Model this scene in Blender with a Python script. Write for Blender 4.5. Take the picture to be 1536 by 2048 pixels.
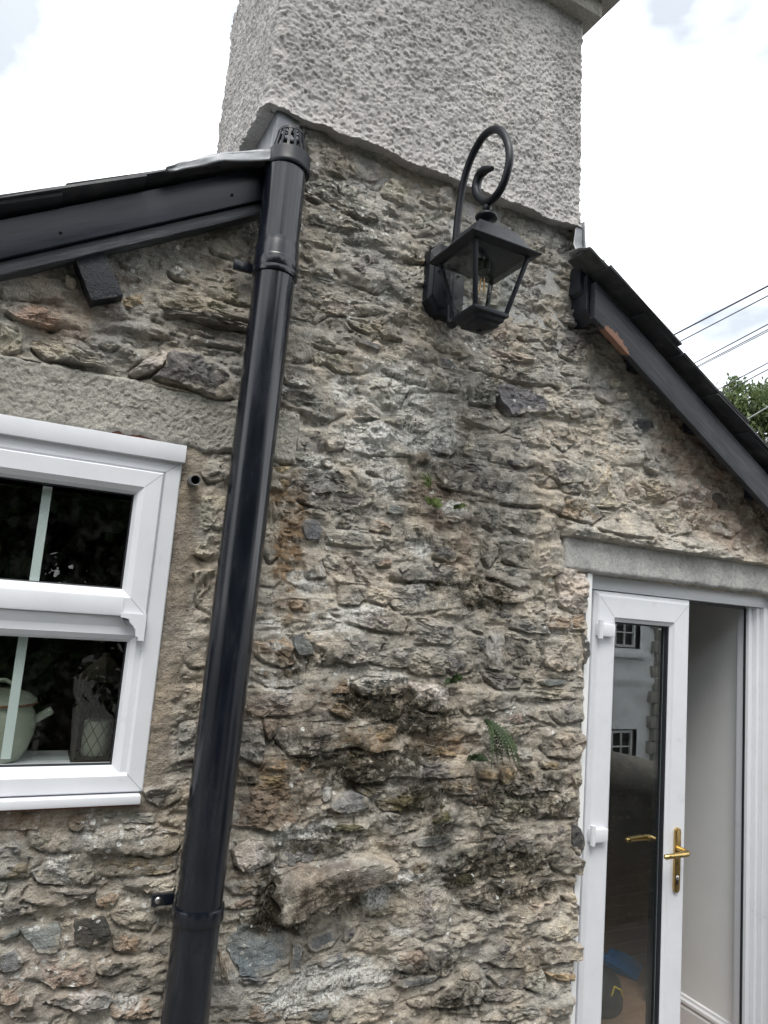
import bpy, bmesh, math, random
import numpy as np
from mathutils import Matrix, Vector

for o in list(bpy.data.objects):
    bpy.data.objects.remove(o, do_unlink=True)
scene = bpy.context.scene
COL = scene.collection
R = math.radians

# ------------------------------------------------------------------ camera
cam_d = bpy.data.cameras.new('camera')
cam = bpy.data.objects.new('camera', cam_d)
COL.objects.link(cam)
scene.camera = cam
yaw, pitch, roll = R(26.3), R(7.8), R(4.63)
fwd = Vector((math.sin(yaw) * math.cos(pitch), math.cos(yaw) * math.cos(pitch), math.sin(pitch)))
r0 = Vector((math.cos(yaw), -math.sin(yaw), 0)); u0 = r0.cross(fwd)
rt = r0 * math.cos(roll) + u0 * math.sin(roll)
up = -r0 * math.sin(roll) + u0 * math.cos(roll)
CAM = Vector((0.0, -1.864, 1.809))
m = Matrix.Identity(4)
for i in range(3):
    m[i][0], m[i][1], m[i][2], m[i][3] = rt[i], up[i], -fwd[i], CAM[i]
cam.matrix_world = m
cam_d.sensor_fit = 'HORIZONTAL'; cam_d.sensor_width = 36.0
cam_d.lens = 36.0 * 1420 / 1536
cam_d.clip_start = 0.05; cam_d.clip_end = 2000
scene.render.resolution_x = 768; scene.render.resolution_y = 1024

# ------------------------------------------------------------------ sky, sun, exposure
SUN_EL, SUN_AZ = R(62), R(208)          # high sun behind thin cloud, in front of the gable
w = bpy.data.worlds.new('World'); scene.world = w; w.use_nodes = True
nt = w.node_tree; nt.nodes.clear()
def wn(t, **k):
    n = nt.nodes.new(t)
    for a, b in k.items(): setattr(n, a, b)
    return n
wo = wn('ShaderNodeOutputWorld'); bg = wn('ShaderNodeBackground')
sky = wn('ShaderNodeTexSky', sky_type='NISHITA', sun_disc=False)
sky.sun_elevation = SUN_EL; sky.sun_rotation = SUN_AZ; sky.altitude = 100; sky.air_density = 1.0; sky.dust_density = 1.5
tc = wn('ShaderNodeTexCoord'); mp = wn('ShaderNodeMapping'); mp.inputs['Scale'].default_value = (1, 1, 2.2)
cn = wn('ShaderNodeTexNoise'); cn.inputs['Scale'].default_value = 2.1; cn.inputs['Detail'].default_value = 6; cn.inputs['Roughness'].default_value = .55
cr = wn('ShaderNodeValToRGB')
cr.color_ramp.elements[0].position = .30; cr.color_ramp.elements[0].color = (.74, .74, .74, 1)
cr.color_ramp.elements[1].position = .62; cr.color_ramp.elements[1].color = (1, 1, 1, 1)
cn2 = wn('ShaderNodeTexNoise'); cn2.inputs['Scale'].default_value = 3.4; cn2.inputs['Detail'].default_value = 5
cc = wn('ShaderNodeValToRGB')
cc.color_ramp.elements[0].position = .34; cc.color_ramp.elements[0].color = (3.9, 4.2, 4.5, 1)
cc.color_ramp.elements[1].position = .60; cc.color_ramp.elements[1].color = (12.8, 13.0, 13.2, 1)
mx = wn('ShaderNodeMixRGB')
L = nt.links.new
L(tc.outputs['Generated'], mp.inputs['Vector']); L(mp.outputs[0], cn.inputs['Vector']); L(mp.outputs[0], cn2.inputs['Vector'])
L(cn.outputs['Fac'], cr.inputs[0]); L(cn2.outputs['Fac'], cc.inputs[0])
L(cr.outputs[0], mx.inputs[0]); L(sky.outputs[0], mx.inputs[1]); L(cc.outputs[0], mx.inputs[2])
L(mx.outputs[0], bg.inputs[0]); bg.inputs[1].default_value = 0.105
L(bg.outputs[0], wo.inputs[0])
sd = bpy.data.lights.new('sun', 'SUN'); sd.energy = 1.5; sd.angle = R(28); sd.color = (1, .96, .9)
so = bpy.data.objects.new('sun', sd); COL.objects.link(so)
sv = Vector((math.sin(SUN_AZ) * math.cos(SUN_EL), math.cos(SUN_AZ) * math.cos(SUN_EL), math.sin(SUN_EL)))
so.rotation_euler = (-sv).to_track_quat('-Z', 'Y').to_euler(); so.location = sv * 30
vs = scene.view_settings
vs.view_transform = 'Standard'; vs.look = 'None'; vs.exposure = 1.08; vs.gamma = 1.0; vs.use_curve_mapping = False

# surveyed stones of the gable: tone, how far they stand proud (mm), outline in wall metres (x z x z ...)
STONES = """
m20 0.587 2.98 0.625 2.974 0.714 2.969 0.809 2.981 0.812 3.019 0.8 3.072 0.704 3.074 0.582 3.018
g18 0.836 3.064 0.875 3.061 0.928 3.067 0.95 3.122 0.911 3.158 0.843 3.125 0.821 3.08
m25 0.607 2.924 0.663 2.912 0.695 2.911 0.775 2.933 0.724 2.952 0.669 2.97 0.609 2.941
m12 0.706 2.887 0.747 2.884 0.79 2.906 0.796 2.932 0.743 2.923 0.696 2.897
d22 0.876 2.905 0.912 2.887 0.983 2.892 0.988 2.94 0.906 2.956 0.861 2.928
g15 1.008 3.091 1.071 3.108 1.063 3.175 1.002 3.162 0.957 3.094
g14 0.576 2.772 0.59 2.75 0.69 2.76 0.689 2.807 0.67 2.836 0.573 2.798
g16 0.695 2.789 0.734 2.761 0.842 2.753 0.857 2.773 0.843 2.842 0.807 2.863 0.695 2.832
g14 0.878 2.783 0.923 2.76 1.011 2.772 0.993 2.883 0.855 2.845
m16 0.582 3.096 0.631 3.075 0.703 3.082 0.715 3.135 0.64 3.151 0.569 3.14
m14 0.708 3.12 0.718 3.096 0.785 3.1 0.829 3.137 0.805 3.161 0.721 3.154
g14 0.903 2.996 0.949 2.974 1.06 3.027 1.046 3.086 0.921 3.04
m12 0.571 2.691 0.587 2.666 0.664 2.664 0.684 2.701 0.634 2.725 0.574 2.715
g16 0.657 2.659 0.705 2.645 0.906 2.708 0.888 2.718 0.78 2.7 0.669 2.689
m15 1.384 2.889 1.427 2.89 1.479 2.929 1.44 2.945 1.372 2.921
m14 1.277 2.725 1.308 2.715 1.338 2.762 1.327 2.82 1.269 2.778
m15 1.362 2.755 1.389 2.74 1.457 2.761 1.454 2.796 1.376 2.785
m15 1.467 2.759 1.496 2.739 1.544 2.76 1.535 2.808 1.471 2.787
d18 1.557 2.732 1.619 2.719 1.692 2.751 1.695 2.811 1.642 2.817 1.549 2.775
m12 1.373 3.066 1.423 3.036 1.499 3.054 1.522 3.127 1.471 3.138 1.363 3.126
g12 1.364 2.955 1.397 2.935 1.465 2.975 1.445 3.029 1.371 3.011
m20 1.183 2.609 1.257 2.596 1.337 2.597 1.472 2.605 1.551 2.641 1.458 2.655 1.293 2.651 1.186 2.638
g10 1.262 2.657 1.333 2.656 1.446 2.679 1.382 2.694 1.251 2.684
g14 1.041 2.64 1.083 2.63 1.152 2.639 1.13 2.675 1.052 2.672
s8 1.073 2.575 1.147 2.584 1.122 2.603 1.043 2.608
g14 1.55 2.853 1.612 2.851 1.68 2.873 1.631 2.916 1.553 2.89
m14 1.566 2.671 1.622 2.661 1.702 2.674 1.677 2.715 1.575 2.7
g10 1.524 2.993 1.571 2.969 1.626 3.004 1.6 3.052 1.527 3.04
g16 0.57 2.52 0.573 2.477 0.617 2.484 0.646 2.498 0.632 2.554 0.573 2.547
l10 0.658 2.49 0.688 2.497 0.701 2.526 0.648 2.528
g14 0.595 2.549 0.641 2.543 0.7 2.535 0.754 2.545 0.697 2.567 0.593 2.57
l14 0.696 2.498 0.736 2.485 0.808 2.494 0.861 2.541 0.795 2.545 0.701 2.524
l14 0.763 2.626 0.804 2.619 0.849 2.628 0.818 2.648 0.745 2.644
s6 0.783 2.581 0.858 2.576 0.861 2.592 0.778 2.598
g16 0.829 2.445 0.873 2.408 0.944 2.419 0.969 2.487 0.899 2.499 0.813 2.484
l18 0.571 2.426 0.59 2.415 0.665 2.415 0.695 2.431 0.66 2.464 0.571 2.462
m16 0.579 2.352 0.649 2.348 0.72 2.333 0.763 2.367 0.743 2.412 0.666 2.412 0.571 2.386
c14 0.571 2.215 0.617 2.227 0.627 2.271 0.598 2.309 0.565 2.306
d14 0.634 2.24 0.676 2.237 0.716 2.251 0.7 2.298 0.63 2.286
g10 0.718 2.273 0.728 2.25 0.777 2.262 0.761 2.307 0.71 2.294
g15 0.82 2.36 0.885 2.369 0.874 2.401 0.819 2.413 0.773 2.35
w18 0.782 2.255 0.863 2.255 0.987 2.276 0.979 2.321 0.886 2.357 0.765 2.308
g10 0.898 2.364 0.962 2.368 0.964 2.398 0.892 2.391
g16 0.599 2.188 0.68 2.189 0.71 2.196 0.704 2.224 0.669 2.228 0.583 2.203
l14 0.718 2.197 0.757 2.192 0.761 2.226 0.711 2.221
m18 0.637 2.145 0.672 2.122 0.841 2.141 0.894 2.185 0.788 2.194 0.711 2.19 0.637 2.18
m10 0.981 2.442 1.053 2.429 1.115 2.454 1.112 2.49 0.988 2.471
g12 1.056 2.506 1.111 2.506 1.11 2.579 1.06 2.572
o12 0.569 2.117 0.607 2.112 0.633 2.141 0.631 2.183 0.569 2.169
g14 0.859 2.209 0.926 2.191 0.992 2.215 0.979 2.267 0.863 2.247
g12 0.875 2.525 0.932 2.509 1.02 2.502 1.027 2.536 0.954 2.559 0.868 2.558
g12 0.942 2.596 1.005 2.579 1.066 2.602 1.046 2.633 0.935 2.63
g12 0.578 2.607 0.646 2.607 0.689 2.645 0.642 2.651 0.567 2.641
g12 0.867 2.621 0.935 2.628 0.902 2.654 0.826 2.654
d30 1.184 2.53 1.197 2.487 1.274 2.495 1.294 2.524 1.293 2.575 1.19 2.585
v28 1.298 2.542 1.313 2.507 1.345 2.471 1.436 2.498 1.515 2.518 1.502 2.546 1.411 2.562 1.299 2.572
m26 1.177 2.434 1.236 2.417 1.305 2.407 1.343 2.433 1.316 2.457 1.228 2.465 1.172 2.47
l18 1.179 2.595 1.218 2.594 1.261 2.606 1.264 2.632 1.172 2.627
d18 1.487 2.618 1.553 2.606 1.562 2.634 1.502 2.643 1.447 2.653
m16 1.535 2.544 1.563 2.528 1.619 2.517 1.703 2.551 1.69 2.58 1.555 2.566
g14 1.514 2.435 1.532 2.413 1.571 2.393 1.64 2.437 1.599 2.478 1.48 2.479
g14 1.422 2.393 1.517 2.397 1.523 2.428 1.46 2.451 1.409 2.433
d26 1.271 2.341 1.288 2.307 1.417 2.312 1.478 2.335 1.425 2.355 1.392 2.392 1.331 2.393 1.273 2.374
d26 1.489 2.332 1.523 2.299 1.567 2.278 1.665 2.297 1.674 2.345 1.584 2.361 1.492 2.358
d12 1.59 2.249 1.667 2.261 1.665 2.293 1.573 2.273
d26 1.087 2.238 1.117 2.203 1.2 2.196 1.346 2.181 1.467 2.189 1.474 2.241 1.435 2.273 1.358 2.29 1.203 2.277 1.093 2.27
b28 1.487 2.192 1.584 2.176 1.706 2.159 1.767 2.191 1.725 2.225 1.591 2.243 1.487 2.243
m22 1.334 2.134 1.351 2.108 1.442 2.087 1.534 2.11 1.553 2.146 1.478 2.168 1.342 2.158
m20 1.25 2.103 1.303 2.086 1.327 2.125 1.318 2.161 1.25 2.155
g20 1.107 2.105 1.153 2.087 1.216 2.107 1.204 2.145 1.104 2.135
d20 1.064 2.305 1.136 2.301 1.151 2.32 1.146 2.359 1.06 2.351
l10 1.186 2.318 1.215 2.307 1.221 2.361 1.184 2.35
d12 1.076 2.37 1.143 2.391 1.145 2.432 1.091 2.409
l12 1.721 2.313 1.731 2.235 1.829 2.257 1.813 2.327 1.782 2.372 1.717 2.383
g10 1.048 2.496 1.102 2.508 1.101 2.54 1.044 2.54
l10 1.108 2.513 1.148 2.514 1.154 2.556 1.107 2.558
g10 1.043 2.443 1.102 2.447 1.099 2.487 1.04 2.481
g12 1.608 2.624 1.692 2.642 1.685 2.671 1.588 2.663
l12 1.571 2.587 1.66 2.597 1.67 2.622 1.608 2.617
m8 1.446 2.266 1.484 2.248 1.568 2.267 1.523 2.295 1.429 2.291
l20 0.562 2.03 0.565 1.942 0.585 1.913 0.608 1.933 0.614 1.978 0.599 2 0.587 2.067 0.564 2.078
r18 0.672 1.995 0.686 1.981 0.705 1.98 0.723 1.989 0.73 2.006 0.73 2.023 0.718 2.039 0.695 2.044 0.677 2.038 0.667 2.022
l22 0.65 2.048 0.687 2.047 0.732 2.05 0.734 2.07 0.692 2.071 0.657 2.056
g18 0.754 1.906 0.783 1.877 0.834 1.876 0.901 1.877 0.853 1.923 0.819 1.948 0.757 1.952 0.74 1.933
g14 0.688 1.927 0.697 1.88 0.755 1.89 0.743 1.912 0.732 1.96 0.7 1.956
l14 0.801 1.815 0.863 1.817 0.879 1.836 0.844 1.871 0.792 1.864
l14 0.885 1.834 0.951 1.823 0.965 1.853 0.955 1.874 0.85 1.872
g18 0.754 1.984 0.824 1.981 0.895 1.985 0.876 2.019 0.804 2.025 0.743 2.018
g14 0.961 1.9 1.036 1.9 1.029 1.933 0.99 1.94 0.95 1.925
s16 0.931 2.093 0.985 2.096 0.988 2.115 0.929 2.119
g16 0.568 1.845 0.606 1.846 0.622 1.866 0.622 1.903 0.562 1.901
l16 0.562 1.804 0.584 1.796 0.617 1.808 0.6 1.839 0.562 1.839
o12 0.56 1.758 0.595 1.76 0.595 1.788 0.56 1.789
b18 0.562 1.676 0.599 1.648 0.646 1.637 0.681 1.645 0.668 1.701 0.633 1.729 0.554 1.718
s12 0.676 1.691 0.697 1.662 0.744 1.671 0.734 1.694 0.704 1.737 0.676 1.722
m28 0.733 1.701 0.776 1.683 0.855 1.651 0.925 1.665 0.948 1.719 0.926 1.735 0.823 1.747 0.734 1.728
g20 0.829 1.768 0.925 1.75 1.008 1.744 1.018 1.773 0.986 1.804 0.88 1.805 0.78 1.79
g16 1.052 1.717 1.11 1.724 1.101 1.801 1.041 1.797
g16 0.933 1.658 0.975 1.649 1.091 1.657 1.097 1.693 1.044 1.711 0.935 1.679
m18 0.653 2.094 0.714 2.078 0.768 2.071 0.875 2.115 0.873 2.144 0.754 2.141 0.655 2.141
b14 0.883 2.035 0.949 2.032 0.95 2.065 0.871 2.074
m14 1.004 2.023 1.082 2.032 1.074 2.066 0.987 2.074
b12 0.912 1.934 0.953 1.936 0.955 1.962 0.906 1.961
b14 0.662 1.788 0.714 1.785 0.703 1.813 0.653 1.813
b12 0.772 2.032 0.804 2.029 0.826 2.046 0.778 2.058
m24 1.358 2 1.429 1.979 1.475 1.984 1.476 2.049 1.434 2.065 1.335 2.054
l26 1.489 1.965 1.523 1.956 1.609 1.98 1.596 2.067 1.496 2.048
l26 1.602 1.872 1.668 1.847 1.711 1.867 1.705 1.981 1.616 1.998 1.586 1.953
g14 1.486 1.891 1.527 1.886 1.519 1.931 1.488 1.936
m24 1.29 1.879 1.348 1.864 1.437 1.865 1.446 1.884 1.365 1.909 1.268 1.917
m18 1.303 1.959 1.305 1.936 1.419 1.914 1.463 1.926 1.46 1.974 1.379 1.978
d18 1.314 1.807 1.363 1.799 1.406 1.813 1.389 1.84 1.34 1.848
d24 1.405 1.786 1.473 1.774 1.545 1.774 1.543 1.802 1.491 1.815 1.41 1.814
b28 1.548 1.794 1.638 1.792 1.709 1.796 1.695 1.845 1.546 1.831
c12 1.306 1.718 1.316 1.657 1.38 1.652 1.382 1.714 1.373 1.788 1.316 1.776
d16 1.386 1.714 1.425 1.665 1.505 1.664 1.541 1.669 1.541 1.746 1.444 1.752 1.387 1.757
l26 1.546 1.674 1.593 1.657 1.673 1.666 1.675 1.728 1.646 1.759 1.546 1.746
k20 1.699 1.737 1.71 1.676 1.73 1.714 1.728 1.755 1.699 1.787
s10 1.555 1.606 1.638 1.612 1.627 1.628 1.539 1.622
d18 1.095 1.981 1.163 1.968 1.188 1.99 1.141 2.02 1.087 2.025
m20 1.062 1.906 1.132 1.904 1.204 1.903 1.21 1.942 1.146 1.957 1.058 1.954
g18 0.953 1.841 0.985 1.815 1.027 1.805 1.095 1.817 1.196 1.834 1.192 1.883 1.106 1.891 0.996 1.881 0.959 1.875
m24 1.045 1.749 1.099 1.723 1.165 1.719 1.199 1.743 1.178 1.772 1.115 1.79 1.038 1.784
b12 1.209 1.839 1.247 1.83 1.263 1.862 1.212 1.865
g12 1.242 1.772 1.299 1.76 1.291 1.802 1.221 1.801
d16 1.222 1.733 1.256 1.712 1.302 1.71 1.3 1.745 1.224 1.76
g18 1.042 1.641 1.076 1.631 1.158 1.63 1.178 1.66 1.132 1.691 1.036 1.702
d18 1.161 1.652 1.198 1.631 1.256 1.644 1.258 1.678 1.229 1.699 1.184 1.697
m14 1.328 1.616 1.425 1.607 1.453 1.623 1.403 1.637 1.307 1.648
m12 1.453 1.625 1.508 1.617 1.492 1.644 1.412 1.647
m12 1.267 2.003 1.303 1.963 1.336 2.01 1.325 2.051 1.258 2.061
g22 0.555 1.522 0.594 1.506 0.684 1.51 0.733 1.523 0.745 1.55 0.678 1.569 0.635 1.574 0.553 1.573
g22 0.55 1.452 0.555 1.405 0.611 1.385 0.618 1.407 0.613 1.458 0.593 1.487 0.553 1.484
m24 0.663 1.442 0.694 1.409 0.759 1.405 0.802 1.417 0.877 1.423 0.874 1.457 0.833 1.485 0.729 1.485 0.667 1.471
o26 0.888 1.426 0.948 1.408 1.011 1.418 1.006 1.477 0.949 1.484 0.884 1.47
w26 0.895 1.563 0.943 1.557 0.998 1.572 1.007 1.607 0.914 1.612 0.864 1.597
l24 0.737 1.289 0.746 1.237 0.792 1.257 0.8 1.292 0.803 1.335 0.78 1.339 0.738 1.334
b16 0.552 1.282 0.554 1.236 0.624 1.225 0.694 1.215 0.738 1.247 0.729 1.328 0.655 1.321 0.558 1.321
v24 0.84 1.255 0.901 1.25 0.942 1.26 0.936 1.283 0.888 1.3 0.832 1.298 0.817 1.269
w14 0.8 1.292 0.805 1.276 0.822 1.292 0.831 1.314 0.801 1.315
n22 0.995 1.247 1.08 1.239 1.126 1.244 1.123 1.275 1.076 1.284 0.995 1.291 0.968 1.279
g20 0.98 1.194 1.032 1.181 1.113 1.189 1.116 1.213 1.069 1.226 1.003 1.24 0.98 1.231
d28 0.862 1.343 0.901 1.328 0.979 1.329 1.018 1.345 0.991 1.373 0.935 1.381 0.859 1.37
o12 0.643 1.369 0.728 1.36 0.795 1.378 0.746 1.39 0.64 1.399
b12 0.56 1.605 0.621 1.581 0.69 1.585 0.672 1.628 0.557 1.627
b14 0.791 1.527 0.823 1.511 0.878 1.491 0.879 1.518 0.843 1.541 0.789 1.547
d12 0.71 1.569 0.751 1.56 0.787 1.574 0.755 1.59 0.705 1.586
b12 0.802 1.568 0.859 1.569 0.856 1.598 0.799 1.605
n16 0.849 1.199 0.944 1.2 0.927 1.214 0.825 1.22
m14 0.556 1.34 0.61 1.332 0.609 1.369 0.558 1.38
o8 0.62 1.325 0.655 1.322 0.727 1.336 0.715 1.351 0.621 1.352
b12 0.907 1.301 0.944 1.286 0.975 1.292 0.997 1.311 0.902 1.316
p12 0.618 1.477 0.631 1.445 0.654 1.458 0.65 1.497 0.612 1.501
w24 1.057 1.555 1.093 1.527 1.159 1.52 1.197 1.531 1.179 1.59 1.112 1.606 1.049 1.601
d20 1.228 1.535 1.262 1.514 1.325 1.521 1.4 1.537 1.422 1.576 1.368 1.585 1.274 1.59 1.224 1.585
m16 1.313 1.623 1.367 1.594 1.445 1.598 1.463 1.627 1.418 1.63 1.374 1.636 1.297 1.649
g26 1.12 1.462 1.135 1.441 1.218 1.44 1.279 1.462 1.277 1.488 1.165 1.491 1.119 1.48
g20 1.377 1.465 1.426 1.446 1.493 1.461 1.502 1.48 1.452 1.484 1.366 1.486
p12 1.375 1.492 1.452 1.488 1.496 1.5 1.449 1.528 1.387 1.518
d18 1.536 1.496 1.593 1.488 1.561 1.516 1.544 1.531 1.48 1.517
m18 1.582 1.508 1.624 1.488 1.714 1.5 1.7 1.561 1.565 1.531
g26 1.546 1.422 1.579 1.387 1.683 1.377 1.719 1.408 1.722 1.452 1.549 1.457
m26 1.034 1.344 1.11 1.335 1.183 1.328 1.27 1.338 1.262 1.392 1.139 1.391 1.031 1.383
o14 1.393 1.315 1.416 1.303 1.458 1.325 1.451 1.362 1.387 1.356
b16 1.312 1.325 1.377 1.323 1.382 1.349 1.301 1.355
b16 1.177 1.298 1.217 1.282 1.306 1.282 1.318 1.311 1.276 1.326 1.187 1.326
m20 1.447 1.272 1.522 1.281 1.523 1.307 1.454 1.31 1.412 1.292
m24 1.529 1.288 1.637 1.278 1.672 1.302 1.654 1.342 1.506 1.338
g24 1.533 1.239 1.565 1.203 1.688 1.196 1.707 1.238 1.689 1.274 1.53 1.273
l18 1.677 1.302 1.7 1.278 1.714 1.301 1.706 1.349 1.667 1.342
l14 1.376 1.213 1.482 1.189 1.531 1.22 1.524 1.254 1.363 1.258
n20 1.187 1.223 1.158 1.207 1.185 1.195 1.231 1.214 1.229 1.242 1.189 1.255
m12 1.29 1.2 1.322 1.187 1.358 1.199 1.346 1.244 1.282 1.243
k20 1.678 1.108 1.722 1.067 1.734 1.112 1.708 1.168 1.676 1.178
l12 1.379 1.166 1.475 1.145 1.533 1.148 1.536 1.178 1.364 1.183
g14 1.449 1.393 1.47 1.373 1.514 1.38 1.507 1.407 1.457 1.412
o10 1.556 1.348 1.654 1.344 1.652 1.366 1.544 1.374
o10 1.104 1.399 1.191 1.392 1.257 1.396 1.26 1.414 1.154 1.419 1.101 1.432
b10 1.281 1.252 1.383 1.246 1.4 1.267 1.334 1.275 1.235 1.276
s12 1.544 1.61 1.643 1.612 1.637 1.628 1.533 1.625
l14 1.466 1.573 1.568 1.567 1.694 1.567 1.71 1.585 1.592 1.591 1.465 1.59
l30 0.582 1.131 0.603 1.118 0.635 1.123 0.677 1.141 0.677 1.179 0.642 1.19 0.608 1.193 0.571 1.171
L70 0.692 1.066 0.691 1.014 0.713 1 0.813 1.014 0.948 1.071 1.025 1.081 1.022 1.114 0.942 1.137 0.853 1.121 0.759 1.125 0.693 1.106
l20 0.755 0.961 0.784 0.942 0.809 0.945 0.816 0.979 0.8 1.002 0.74 0.981
s12 0.581 0.935 0.6 0.906 0.617 0.871 0.677 0.857 0.749 0.876 0.743 0.935 0.727 0.961 0.621 0.986 0.58 0.973
s10 0.789 0.917 0.814 0.892 0.86 0.899 0.887 0.92 0.869 0.957 0.79 0.937
s8 0.757 0.85 0.789 0.847 0.782 0.915 0.75 0.934
s10 0.843 0.851 0.914 0.869 0.902 0.887 0.834 0.871
d16 0.895 0.916 0.92 0.922 0.944 0.955 0.898 0.963
g22 0.961 0.975 1.004 0.967 1.059 0.971 1.049 0.995 0.96 0.988
l16 0.927 0.89 0.989 0.875 1.058 0.893 1.014 0.943 0.919 0.919
b20 0.57 0.866 0.577 0.802 0.613 0.802 0.604 0.888 0.579 0.923 0.555 0.938
g14 0.75 0.74 0.813 0.729 0.814 0.752 0.761 0.766
s14 0.818 0.728 0.871 0.719 0.875 0.745 0.818 0.745
l16 0.885 0.719 0.932 0.72 0.915 0.748 0.879 0.747
d18 1.018 0.731 1.076 0.735 1.063 0.749 0.993 0.754
b14 0.584 0.768 0.736 0.742 0.746 0.775 0.704 0.79 0.587 0.798
d8 0.64 0.839 0.713 0.837 0.704 0.853 0.665 0.853 0.611 0.863
b10 0.551 1.094 0.583 1.065 0.649 1.058 0.68 1.086 0.669 1.123 0.577 1.113
b16 0.554 1.038 0.603 1.027 0.645 1.034 0.626 1.054 0.585 1.043 0.549 1.056
d8 0.685 1.153 0.697 1.118 0.816 1.127 0.88 1.148 0.811 1.172 0.685 1.181
m12 0.995 1.153 1.058 1.148 1.053 1.172 0.99 1.167
g12 0.604 0.988 0.663 0.987 0.653 1.026 0.594 1.022
g10 0.93 1.024 0.964 1.02 0.959 1.041 0.932 1.04
s12 1.029 1.044 1.061 1.034 1.067 1.047 1.02 1.055
g16 1.094 0.934 1.126 0.897 1.164 0.886 1.218 0.896 1.227 0.939 1.224 0.977 1.2 1.014 1.149 1.016 1.088 1.008
m20 1.208 1.072 1.235 1.056 1.277 1.077 1.356 1.102 1.354 1.135 1.264 1.13 1.202 1.09
d22 1.369 1.078 1.432 1.08 1.517 1.094 1.52 1.131 1.446 1.154 1.404 1.149 1.367 1.109
l14 1.379 1.04 1.426 1.028 1.531 1.034 1.564 1.049 1.529 1.068 1.433 1.069 1.378 1.054
g28 1.61 1.045 1.672 1.019 1.738 1.01 1.738 1.056 1.701 1.072 1.658 1.089 1.598 1.075
d16 1.58 1.08 1.648 1.093 1.643 1.172 1.566 1.176
d20 1.685 0.9 1.716 0.885 1.737 0.898 1.736 0.917 1.688 0.926
l28 1.597 0.84 1.633 0.824 1.735 0.823 1.734 0.849 1.681 0.87 1.601 0.865
g26 1.592 0.76 1.739 0.759 1.742 0.798 1.665 0.806 1.589 0.812
d30 1.435 0.772 1.515 0.764 1.518 0.792 1.501 0.834 1.448 0.847 1.413 0.827 1.378 0.797
g20 1.533 0.701 1.588 0.675 1.611 0.707 1.599 0.738 1.531 0.737
o20 1.65 0.709 1.727 0.69 1.731 0.708 1.69 0.725 1.614 0.729
p24 1.622 0.609 1.717 0.597 1.725 0.643 1.614 0.649
m22 1.204 0.698 1.256 0.683 1.36 0.683 1.367 0.709 1.342 0.74 1.259 0.746 1.21 0.723
g12 1.134 0.706 1.196 0.693 1.196 0.724 1.12 0.724
m16 1.386 0.685 1.46 0.674 1.525 0.681 1.505 0.697 1.375 0.716
m16 1.189 0.803 1.23 0.79 1.271 0.811 1.234 0.848 1.191 0.854
s16 1.089 0.768 1.182 0.767 1.24 0.779 1.168 0.782 1.087 0.784
b16 1.072 0.819 1.114 0.797 1.18 0.791 1.179 0.824 1.142 0.856 1.069 0.859
d12 1.33 0.848 1.374 0.853 1.369 0.861 1.294 0.86
l20 1.453 0.907 1.531 0.886 1.619 0.888 1.652 0.929 1.641 0.942 1.461 0.928
n16 1.246 1.03 1.282 1.013 1.326 1.019 1.314 1.052 1.253 1.047
s18 1.109 1.141 1.172 1.14 1.227 1.161 1.208 1.176 1.095 1.159
l8 1.536 0.989 1.559 0.979 1.568 1.001 1.53 1.006
m14 1.438 0.987 1.524 0.994 1.527 1.021 1.464 1.021 1.385 1.021
d12 1.313 0.951 1.424 0.932 1.422 0.959 1.375 0.967 1.29 0.967
g16 1.381 0.633 1.501 0.613 1.582 0.616 1.565 0.65 1.461 0.66 1.37 0.668
b10 1.302 0.753 1.365 0.74 1.353 0.773 1.3 0.777
l12 1.699 0.926 1.724 0.929 1.713 0.953 1.65 0.959
m10 1.391 0.754 1.439 0.712 1.524 0.699 1.518 0.755 1.426 0.768
g28 0.238 1.206 0.267 1.196 0.34 1.179 0.402 1.174 0.427 1.193 0.42 1.226 0.364 1.247 0.289 1.248 0.234 1.235
m24 0.119 1.142 0.168 1.124 0.227 1.122 0.24 1.145 0.206 1.178 0.145 1.178 0.108 1.165
m24 0.094 1.1 0.126 1.088 0.174 1.075 0.217 1.09 0.245 1.107 0.169 1.116 0.112 1.136
l20 0.35 1.099 0.366 1.089 0.43 1.091 0.424 1.121 0.323 1.11
k14 0.216 0.995 0.256 0.979 0.297 0.999 0.289 1.022 0.272 1.046 0.207 1.045
s12 0.111 1.008 0.14 0.984 0.184 0.975 0.188 1.012 0.179 1.04 0.098 1.034
s10 0.061 1.015 0.099 1.026 0.095 1.034 0.06 1.02
s14 0.07 0.95 0.104 0.952 0.117 0.966 0.096 0.99 0.064 0.989
w22 0.174 0.874 0.213 0.855 0.262 0.842 0.312 0.839 0.315 0.858 0.302 0.873 0.241 0.888 0.183 0.886
g20 0.274 0.92 0.303 0.908 0.348 0.923 0.32 0.949 0.271 0.942
g18 0.299 1.032 0.341 1.01 0.379 1.003 0.391 1.027 0.369 1.057 0.29 1.055
m16 0.372 0.962 0.386 0.918 0.433 0.94 0.429 0.977 0.403 0.969 0.396 0.978 0.37 0.979
d18 0.054 1.065 0.119 1.065 0.111 1.087 0.051 1.088
g14 0.047 1.117 0.056 1.119 0.059 1.137 0.043 1.141
m14 0.036 1.194 0.058 1.195 0.079 1.21 0.07 1.224 0.033 1.218
d10 0.325 0.867 0.428 0.856 0.426 0.876 0.328 0.885
b12 0.323 0.816 0.43 0.798 0.424 0.846 0.315 0.855
m14 0.096 1.214 0.137 1.2 0.195 1.201 0.173 1.244 0.087 1.244
g16 0.125 0.867 0.148 0.861 0.145 0.887 0.124 0.893
b14 0.042 1.149 0.1 1.149 0.091 1.179 0.038 1.181
p12 0.129 0.933 0.186 0.901 0.266 0.9 0.248 0.953 0.142 0.965
p10 0.079 0.882 0.118 0.881 0.118 0.922 0.071 0.939
b10 0.173 1.247 0.231 1.24 0.223 1.28 0.163 1.283
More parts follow.
